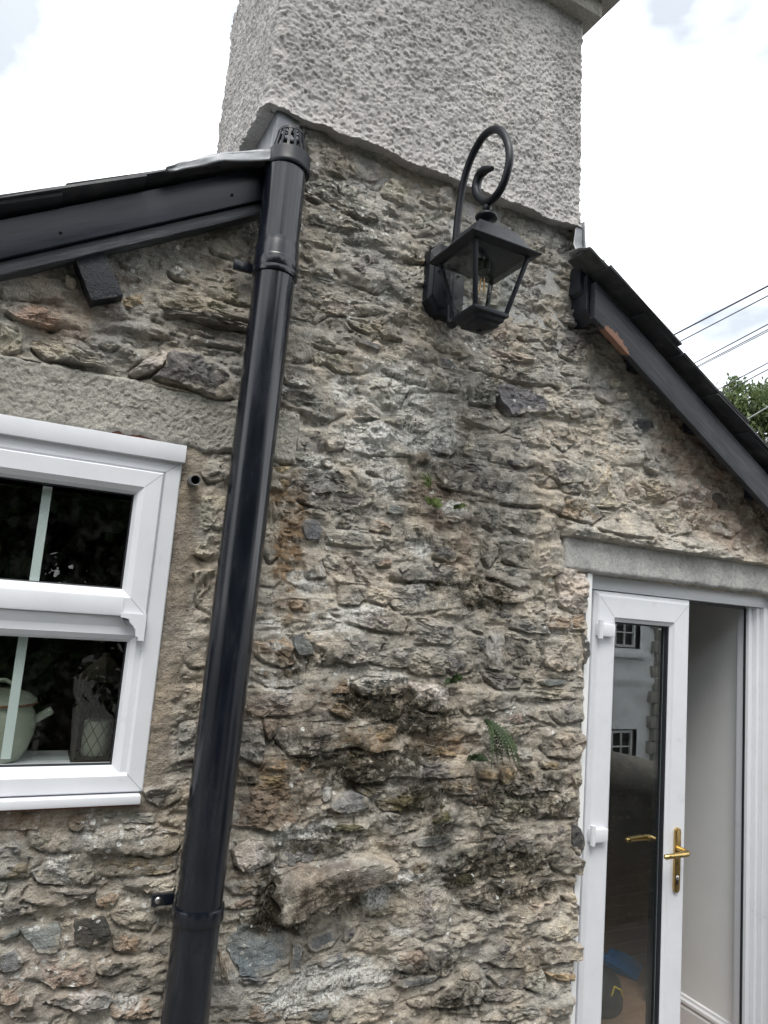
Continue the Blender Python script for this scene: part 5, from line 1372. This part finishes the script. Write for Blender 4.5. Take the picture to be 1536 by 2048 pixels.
MB().tube(path_, [.0115 if k < nn_ - 34 else (.0115 + .003 * min(1, (k - nn_ + 34) / 14) if k < nn_ - 8 else .0145 - .0095 * (k - nn_ + 8) / 8) for k in range(nn_)], 14).build('arm', IRON, la, True, angle=R(60))
MB().tube([(LX, -.05, 2.80), (LX, -.078, 2.80)], .012, 12).build('arm_boss', IRON, la, True, angle=R(50))
# finial between arm and roof
MB().lathe([(0, .09), (.010, .088), (.014, .080), (.010, .072), (.008, .066), (.012, .062), (.030, .056), (.0335, .050), (.031, .045), (.018, .040), (.012, .035), (.012, 0), (0, 0)], (LX, LY, 2.902), 24).build('finial', IRON, la, True, angle=R(60))
sq = lambda h_, z_: [(LX - h_, LY - h_, z_), (LX + h_, LY - h_, z_), (LX + h_, LY + h_, z_), (LX - h_, LY + h_, z_)]
rf = MB(); loft(rf, [sq(.088, 2.817), sq(.117, 2.824), sq(.117, 2.828), sq(.099, 2.836), sq(.060, 2.900), sq(.020, 2.904)]); rf.build('lantern_roof', IRON, la, True, .0012)
HB, HT, ZB, ZT = .051, .089, 2.650, 2.818
for sx_ in (-1, 1):
    for sy_ in (-1, 1):
        q_ = []
        for h_, z_ in ((HB, ZB), (HT, ZT)):
            x_, y_ = LX + sx_ * h_, LY + sy_ * h_
            q_ += [(x_ - .0055, y_ - .0055, z_), (x_ + .0055, y_ - .0055, z_), (x_ + .0055, y_ + .0055, z_), (x_ - .0055, y_ + .0055, z_)]
        MB().hexa(q_).build('post', IRON, la, True, .001)
for k, (ax_, sg) in enumerate(((0, -1), (0, 1), (1, -1), (1, 1))):
    q_ = []
    for dd in (.0012, -.0012):
        for h_, z_, e_ in ((HB, ZB + .002, -1), (HB, ZB + .002, 1), (HT, ZT - .002, 1), (HT, ZT - .002, -1)):
            o_ = sg * (h_ + dd); w_ = e_ * (h_ - .005)
            q_.append((LX + (w_ if ax_ == 0 else o_), LY + (o_ if ax_ == 0 else w_), z_))
    MB().hexa(q_).build('pane', GLASSL, la)
bs2 = MB(); loft(bs2, [sq(.056, 2.656), sq(.058, 2.652), sq(.058, 2.643), sq(.050, 2.639), sq(.048, 2.629), sq(.040, 2.625), sq(.038, 2.616), sq(.010, 2.608)]); bs2.build('lantern_base', IRON, la, True, .001)
ib = MB(); loft(ib, [sq(.046, 2.6565), sq(.046, 2.6585)]); ib.build('base_plate', mat_plain('white_enamel', (.7, .72, .72), .4), la)
MB().lathe([(0, 0), (.009, 0), (.009, -.004), (0, -.004)], (LX, LY, 2.608), 14).build('base_nut', IRON, la, True, angle=R(40))
MB().lathe([(0, 0), (.019, 0), (.019, -.030), (.014, -.034), (0, -.034)], (LX, LY, 2.817), 20).build('lamp_holder', mat_plain('black_holder', (.02, .02, .02), .5), la, True, angle=R(40))
bu = MB().lathe([(.012, .0), (.013, -.014), (.018, -.026), (.0265, -.044), (.0275, -.054), (.023, -.068), (.012, -.077), (0, -.079)], (LX, LY, 2.783), 24).build('bulb', GLASSL, la, True)
flm = MB()
for k in range(4):
    t_ = math.pi / 2 * k + .4; flm.tube([(LX + .006 * math.cos(t_), LY + .006 * math.sin(t_), 2.765), (LX + .010 * math.cos(t_), LY + .010 * math.sin(t_), 2.722)], .0013, 6)
flm.build('filament', mat_plain('amber_filament', (.62, .36, .14), .5), bu)

# ---- ferns rooted in the wall
FERN = mat_leaf('fern_green', (.03, .055, .02), (.07, .105, .035)); FERNL = mat_leaf('fern_light', (.09, .135, .035), (.16, .21, .06))
def fern(name, x, z, nfr, ln0, ln1, label, mat, droop=.9, seed=0, spread=(-1.5, 1.2), leafw=.011, hang=0.0):
    rs = np.random.RandomState(seed); y0 = -.018
    root = thing(name, (x, y0, z), label, 'fern', 'ferns growing in the wall joints')
    for f_ in range(nfr):
        a_ = rs.uniform(*spread); ln_ = rs.uniform(ln0, ln1); dx, dz0 = math.sin(a_), math.cos(a_) * .55 - hang
        st = MB(); pts_ = []; p = Vector((x + rs.uniform(-.01, .01), y0, z + rs.uniform(-.006, .006))); v = Vector((dx * .7, -.75, dz0 + .25)).normalized(); ns_ = 16
        for k in range(ns_ + 1):
            pts_.append(p.copy()); p = p + v * (ln_ / ns_); v = (v + Vector((dx * .02, .035, -.13 * droop))).normalized()
            if p.y > -.012: p.y = -.012
        st.tube(pts_, [.0011 * (1 - .7 * k / ns_) + .0003 for k in range(ns_ + 1)], 4)
        fr_ = st
        for k in range(1, ns_ + 1):
            d_ = (pts_[k] - pts_[k - 1]).normalized(); sd = d_.cross(Vector((0, -1, .25))).normalized()
            L_ = leafw * math.sin(math.pi * (.12 + .84 * k / ns_)) * rs.uniform(.8, 1.15)
            for sg in (-1, 1):
                b_ = pts_[k] + d_ * (.25 * ln_ / ns_ * sg); t_ = b_ + sd * sg * L_ + d_ * L_ * .12 + Vector((0, rs.uniform(-.002, .002), -.001)); mid = (b_ + t_) / 2; wv = d_ * (.36 * L_ + .0006)
                b0 = len(fr_.v); up_ = Vector((0, -.0006, .0003))
                fr_.v += [tuple(b_), tuple(mid + wv + up_), tuple(t_), tuple(mid - wv + up_)]; fr_.f.append((b0, b0 + 1, b0 + 2, b0 + 3))
        fr_.build('frond', mat, root)
    return root
fern('spleenwort_fern', 1.318, 1.500, 13, .09, .21, 'large dark green fern hanging beside the pale boulder, biggest of the wall ferns', FERN, 1.0, 3, (-.7, 2.3), .0105, .75)
fern('spleenwort_fern', 1.276, 1.385, 5, .03, .055, 'small bright fern tuft just below the large hanging fern', FERN, .6, 4)
fern('spleenwort_fern', 1.066, 2.188, 4, .05, .085, 'light green fern sprig with one long frond above the dark flat stone', FERNL, .25, 5, (-1.4, .3), .008)
fern('spleenwort_fern', 1.068, 2.135, 4, .025, .05, 'tiny pale fern under the light green sprig', FERNL, .5, 6)
fern('spleenwort_fern', 1.181, 1.612, 5, .025, .05, 'tiny dark fern in a joint above the large fern', FERN, .7, 7)
fern('spleenwort_fern', 1.153, 2.137, 2, .02, .035, 'single pale green leaf sprouting on the lichen-crusted stone', FERNL, .4, 8, (-.2, 1.0), .010)

# ---- moss and rootlets in the wet joints
mv = []; mf = []
for k, cx_, cz_, rx_, rz_, s_ in stains_shade:
    if k != 1 or s_ < .85 or cz_ < .6: continue
    cnt = int(150 * min(1.0, (rx_ * rz_) / .0012) * (1.5 if s_ > 1.2 else 1))
    for _ in range(cnt):
        x_ = cx_ + rng.normal(0, .55) * rx_; z_ = cz_ + rng.normal(0, .5) * rz_
        h_ = float(wbase(np.array([x_]), np.array([z_]))[0]) + rng.uniform(.004, .026); L_ = rng.uniform(.004, .011); a_ = rng.uniform(-2.6, 2.6)
        dx, dz = math.sin(a_) * L_, math.cos(a_) * L_ * .8 - .002; b_ = len(mv); wx_ = rng.uniform(.0008, .0018)
        mv += [(x_ - wx_, -h_, z_), (x_ + wx_, -h_, z_), (x_ + dx * .6 + wx_, -h_ - L_ * .5, z_ + dz * .6), (x_ + dx, -h_ - L_ * .6, z_ + dz)]; mf.append((b_, b_ + 1, b_ + 2, b_ + 3))
mo = mesh_np('moss', np.array(mv), np.array(mf), mat_leaf('moss_brown', (.014, .012, .007), (.045, .038, .014), .1), None, False)
tag(mo, 'dark brown moss and rootlets in the damp joints', 'moss', kind='stuff')

# ---- overhead cables
CABM = mat_plain('cable_sheath', (.03, .03, .06), .5); CABW = mat_plain('pale_cable', (.35, .37, .38), .5)
cabs = [((7.64, 6.14, 5.78), (7.19, 1.82, 6.02), .0075), ((7.73, 6.11, 5.68), (7.21, 1.83, 5.93), .005), ((8.03, 6.0, 5.40), (7.24, 1.85, 5.66), .005), ((8.04, 6.01, 5.34), (7.25, 1.85, 5.60), .004),
        ((8.05, 6.0, 5.335), (7.26, 1.86, 5.575), .0035), ((8.38, 5.89, 5.0), (7.29, 1.88, 5.29), .0045), ((8.45, 5.86, 4.95), (7.30, 1.89, 5.22), .0045), ((8.84, 5.74, 4.52), (7.34, 1.91, 4.93), .006)]
for k, (a_, b_, r_) in enumerate(cabs):
    A_, B_ = Vector(a_), Vector(b_); pts_ = [A_ + (B_ - A_) * t_ for t_ in np.linspace(-1.5, 3.0, 24)]
    o_ = MB().tube(pts_, r_ * 1.4, 6).build('overhead_cable', CABW if k == 7 else CABM, None, True, loc=tuple(A_))
    if k == 7: tag(o_, 'pale overhead cable crossing in front of the tree', 'cable', 'overhead cables')
    elif k == 0: tag(o_, 'thickest dark overhead cable, topmost against the sky', 'cable', 'overhead cables')
    else: tag(o_, 'thin dark overhead cable against the white sky', 'cable', 'overhead cables')

# ---- trees and shrubs
BARK = mat_plain('bark', (.07, .055, .04), .9, bs=.5, sc=6)
def leafball(mb_v, mb_f, c, r, n, size, rs, flat=.8):
    cl = rs.normal(0, 1, (max(6, n // 45), 3)); cl /= np.linalg.norm(cl, axis=1)[:, None]; cl *= (rs.uniform(.35, 1, len(cl)) ** .5)[:, None]
    k = rs.randint(0, len(cl), n); P = cl[k] * np.array([r, r, r * flat]) + rs.normal(0, .14 * r, (n, 3)) + np.array(c)
    a = rs.normal(0, 1, (n, 3)); a /= np.linalg.norm(a, axis=1)[:, None]; b = np.cross(a, rs.normal(0, 1, (n, 3))); b /= np.linalg.norm(b, axis=1)[:, None]
    s = size * rs.uniform(.6, 1.3, n)[:, None]; base = sum(len(v) for v in mb_v)
    mb_v.append(np.stack([P - a * s, P + b * s * .45, P + a * s, P - b * s * .45], 1).reshape(-1, 3)); i_ = np.arange(n)[:, None] * 4 + base; mb_f.append(np.concatenate([i_, i_ + 1, i_ + 2, i_ + 3], 1))
def tree(name, base, crown, r, n, size, label, mat, group, seed, lobes=7, flat=.85):
    rs = np.random.RandomState(seed); t = thing(name, base, label, 'tree', group); B0 = Vector(base); C0 = Vector(crown)
    tk = MB(); mid = B0.lerp(C0, .5) + Vector((rs.uniform(-.2, .2), rs.uniform(-.2, .2), 0)) * r * .3
    tk.tube([B0, mid, C0], [r * .09, r * .06, r * .02], 10); vv, ff = [], []
    for k in range(lobes):
        d = rs.normal(0, 1, 3); d /= np.linalg.norm(d); d[2] = d[2] * .7 + .1; cc_ = np.array(C0) + d * r * .62
        tk.tube([mid.lerp(C0, rs.uniform(0, .6)), Vector(cc_).lerp(C0, .4), Vector(cc_)], [r * .03, r * .02, r * .006], 6)
        leafball(vv, ff, cc_, r * rs.uniform(.38, .55), n // lobes, size, rs, flat)
    tk.build('trunk', BARK, t, True)
    mesh_np('crown', np.concatenate(vv), np.concatenate(ff), mat, t, False)
    return t
LG = mat_leaf('leaf_mid', (.055, .085, .03), (.11, .145, .05)); LL = mat_leaf('leaf_light', (.14, .18, .03), (.22, .26, .06)); LD = mat_leaf('leaf_dark', (.03, .06, .018), (.07, .12, .03))
tree('ash_tree', (29.4, 20.6, -1), (29.6, 20.4, 11.4), 3.0, 11000, .13, 'leafy green tree rising behind the right roof verge', LG, 'trees behind the cottage', 21, 11)
tree('ash_tree', (32.4, 19.6, -1), (31.9, 19.2, 10.6), 2.0, 6000, .12, 'yellow-green tree at the right of the green tree', LL, 'trees behind the cottage', 22, 8)
SHL = ['broad dark evergreen shrub straight across the yard from the window', 'tall dark evergreen shrub with the thickest crown across the yard', 'dark evergreen shrub beside the garden wall end', 'rounded dark evergreen shrub at the far yard corner', 'low spreading dark evergreen shrub in front of the taller ones']
for k, (x_, y_, z_, r_) in enumerate(((-2.4, -6.9, 1.9, 2.1), (.6, -7.3, 2.3, 2.4), (3.3, -6.6, 1.7, 1.8), (-5.6, -6.4, 1.9, 2.1), (-.8, -5.6, .8, 1.2))):
    tree('evergreen_shrub', (x_, y_, -.9), (x_, y_, z_), r_, 11000, .10, SHL[k], LD, 'shrubs across the yard', 30 + k, 14, 1.05)

TL = ['tall broad tree behind the yard with the widest crown', 'tall tree directly behind the evergreen shrubs', 'tall tree beside the white cottage', 'leaning tall tree at the far end of the yard', 'slim tall tree between two broader trees']
for k, (x_, y_, z_, r_) in enumerate(((-5.5, -10.5, 4.8, 3.6), (-.6, -11.5, 5.4, 3.9), (4.0, -10.5, 4.4, 3.0), (-10.5, -8.5, 4.6, 3.6), (1.9, -9.6, 3.8, 2.3))):
    tree('broadleaf_tree', (x_, y_, -.9), (x_, y_, z_), r_, 13000, .19, TL[k], LD, 'tall trees behind the yard', 50 + k, 14, 1.05)

# ---- across the yard (seen in the glass): garden wall and a white cottage lower down
GW = thing('garden_wall', (4.5, -1.64, 0), 'low stone garden wall with rounded coping across the yard', 'wall')
zt = lambda x: 1.03 - .20 * (x - 3.47)
n1_, n2_ = 160, 14; us_ = np.linspace(2.7, 6.6, n1_); sec = [(-.20, -2.6), (-.20, -.35), (-.21, -.22), (-.24, -.20), (-.24, -.12), (-.18, -.04), (-.09, -.005), (0, .0), (.09, -.005), (.18, -.04), (.24, -.12), (.24, -.20), (.21, -.22), (.20, -2.6)]
Uq, Sq = np.meshgrid(us_, np.arange(len(sec))); sy = np.array([s_[0] for s_ in sec])[:, None]; sz = np.array([s_[1] for s_ in sec])[:, None]
gy = -1.70 + sy + .02 * fbm(Uq, sz + Sq * .3, 5, 3, 400); gz = zt(Uq) + sz + .015 * fbm(Uq, Sq * .4, 4, 3, 401)
gz = np.maximum(gz, -2.6); iv = np.arange(n1_ * len(sec)).reshape(len(sec), n1_)
gV = np.stack([Uq, gy, gz], -1).reshape(-1, 3); gC = np.ones((len(gV), 4)); gC[:, :3] = (.30, .285, .26); gM = np.zeros((len(gV), 4)); gM[:, 1] = .3; gM[:, 0] = .06
mesh_np('walling', gV, np.stack([iv[:-1, :-1], iv[:-1, 1:], iv[1:, 1:], iv[1:, :-1]], -1).reshape(-1, 4), MAS, GW, True, {'col': gC, 'msk': gM})
WHS = mat_render('white_limewash', (.74, .76, .77), (.84, .855, .86), 6, .15, .6)
HO = thing('white_cottage', (9.0, -10.0, -2.5), 'white limewashed cottage lower down across the yard', 'house')
hx0, hx1, hy = 5.5, 10.92, -7.86
xg = np.linspace(hx0, hx1, 90); zg = np.linspace(-2.6, 3.4, 100); Xg, Zg = np.meshgrid(xg, zg)
hg = .05 * fbm(Xg, Zg, 1.6, 4, 410) + .05 * sstep(.78, .86, Zg) * sstep(1.2, .9, Zg)
wins = [(9.15, 10.44, 1.42, 2.35), (9.15, 10.44, -.95, .03), (6.6, 7.9, 1.42, 2.35), (6.6, 7.9, -.95, .03)]
hole = np.zeros(Xg.shape, bool)
for a_, b_, c_, d_ in wins: hole |= (Xg > a_) & (Xg < b_) & (Zg > c_) & (Zg < d_)
iv = np.arange(Xg.size).reshape(Xg.shape); qv = np.stack([iv[:-1, :-1], iv[:-1, 1:], iv[1:, 1:], iv[1:, :-1]], -1)
kp = ~(hole[:-1, :-1] & hole[:-1, 1:] & hole[1:, 1:] & hole[1:, :-1])
mesh_np('wall', np.stack([Xg, hy + hg, Zg], -1).reshape(-1, 3), qv[kp], WHS, HO)
MB().box(hx0, hx1 - .01, -12, hy - .25, -2.6, 3.4).build('wall_core', ROOMD, HO)
for k in range(26):
    zq = -2.5 + k * .23; wq = .14 + .10 * (k % 2) + random.uniform(-.02, .02); MB().box(hx1 - wq, hx1 + .03, hy - .3, hy + .07 + random.uniform(0, .02), zq, zq + .215).build('quoin', HARL2, HO, True, .012)
MB().hexa([(hx0 - .2, hy + .25, 3.3), (hx1 + .2, hy + .25, 3.3), (hx1 + .2, -9.9, 4.9), (hx0 - .2, -9.9, 4.9), (hx0 - .2, hy + .25, 3.38), (hx1 + .2, hy + .25, 3.38), (hx1 + .2, -9.9, 4.98), (hx0 - .2, -9.9, 4.98)]).build('roof', SLATE, HO)
DKW = mat_plain('dark_window_void', (.02, .02, .022), .4); WHF = mat_plain('white_window_paint', (.7, .71, .7), .5); DKF = mat_plain('dark_frame', (.03, .03, .03), .5)
for a_, b_, c_, d_ in wins:
    wn_ = MB().ring(a_ - .02, b_ + .02, c_ - .02, d_ + .02, [(0, hy - .05), (.07, hy - .05), (.07, hy - .12), (0, hy - .12)]).build('window', DKF, HO)
    MB().box(a_, b_, hy - .14, hy - .13, c_, d_).build('pane', DKW, wn_)
    mid_ = (a_ + b_) / 2
    for s0, s1 in ((a_ + .06, mid_ - .06), (mid_ + .06, b_ - .06)):
        MB().ring(s0, s1, c_ + .06, d_ - .06, [(0, hy - .06), (.045, hy - .06), (.045, hy - .11), (0, hy - .11)]).build('casement', WHF, wn_)
        for q_ in (1, 2):
            xz_ = c_ + .06 + (d_ - c_ - .12) * q_ / 3; MB().box(s0 + .046, s1 - .046, hy - .10, hy - .07, xz_ - .012, xz_ + .012).build('glazing_bar', WHF, wn_)
        MB().box((s0 + s1) / 2 - .012, (s0 + s1) / 2 + .012, hy - .0995, hy - .0705, c_ + .106, d_ - .106).build('glazing_bar', WHF, wn_)
    MB().box(a_ - .1, b_ + .1, hy - .1, hy + .14, c_ - .12, c_ - .03).build('sill', WHS, wn_, True, .01)
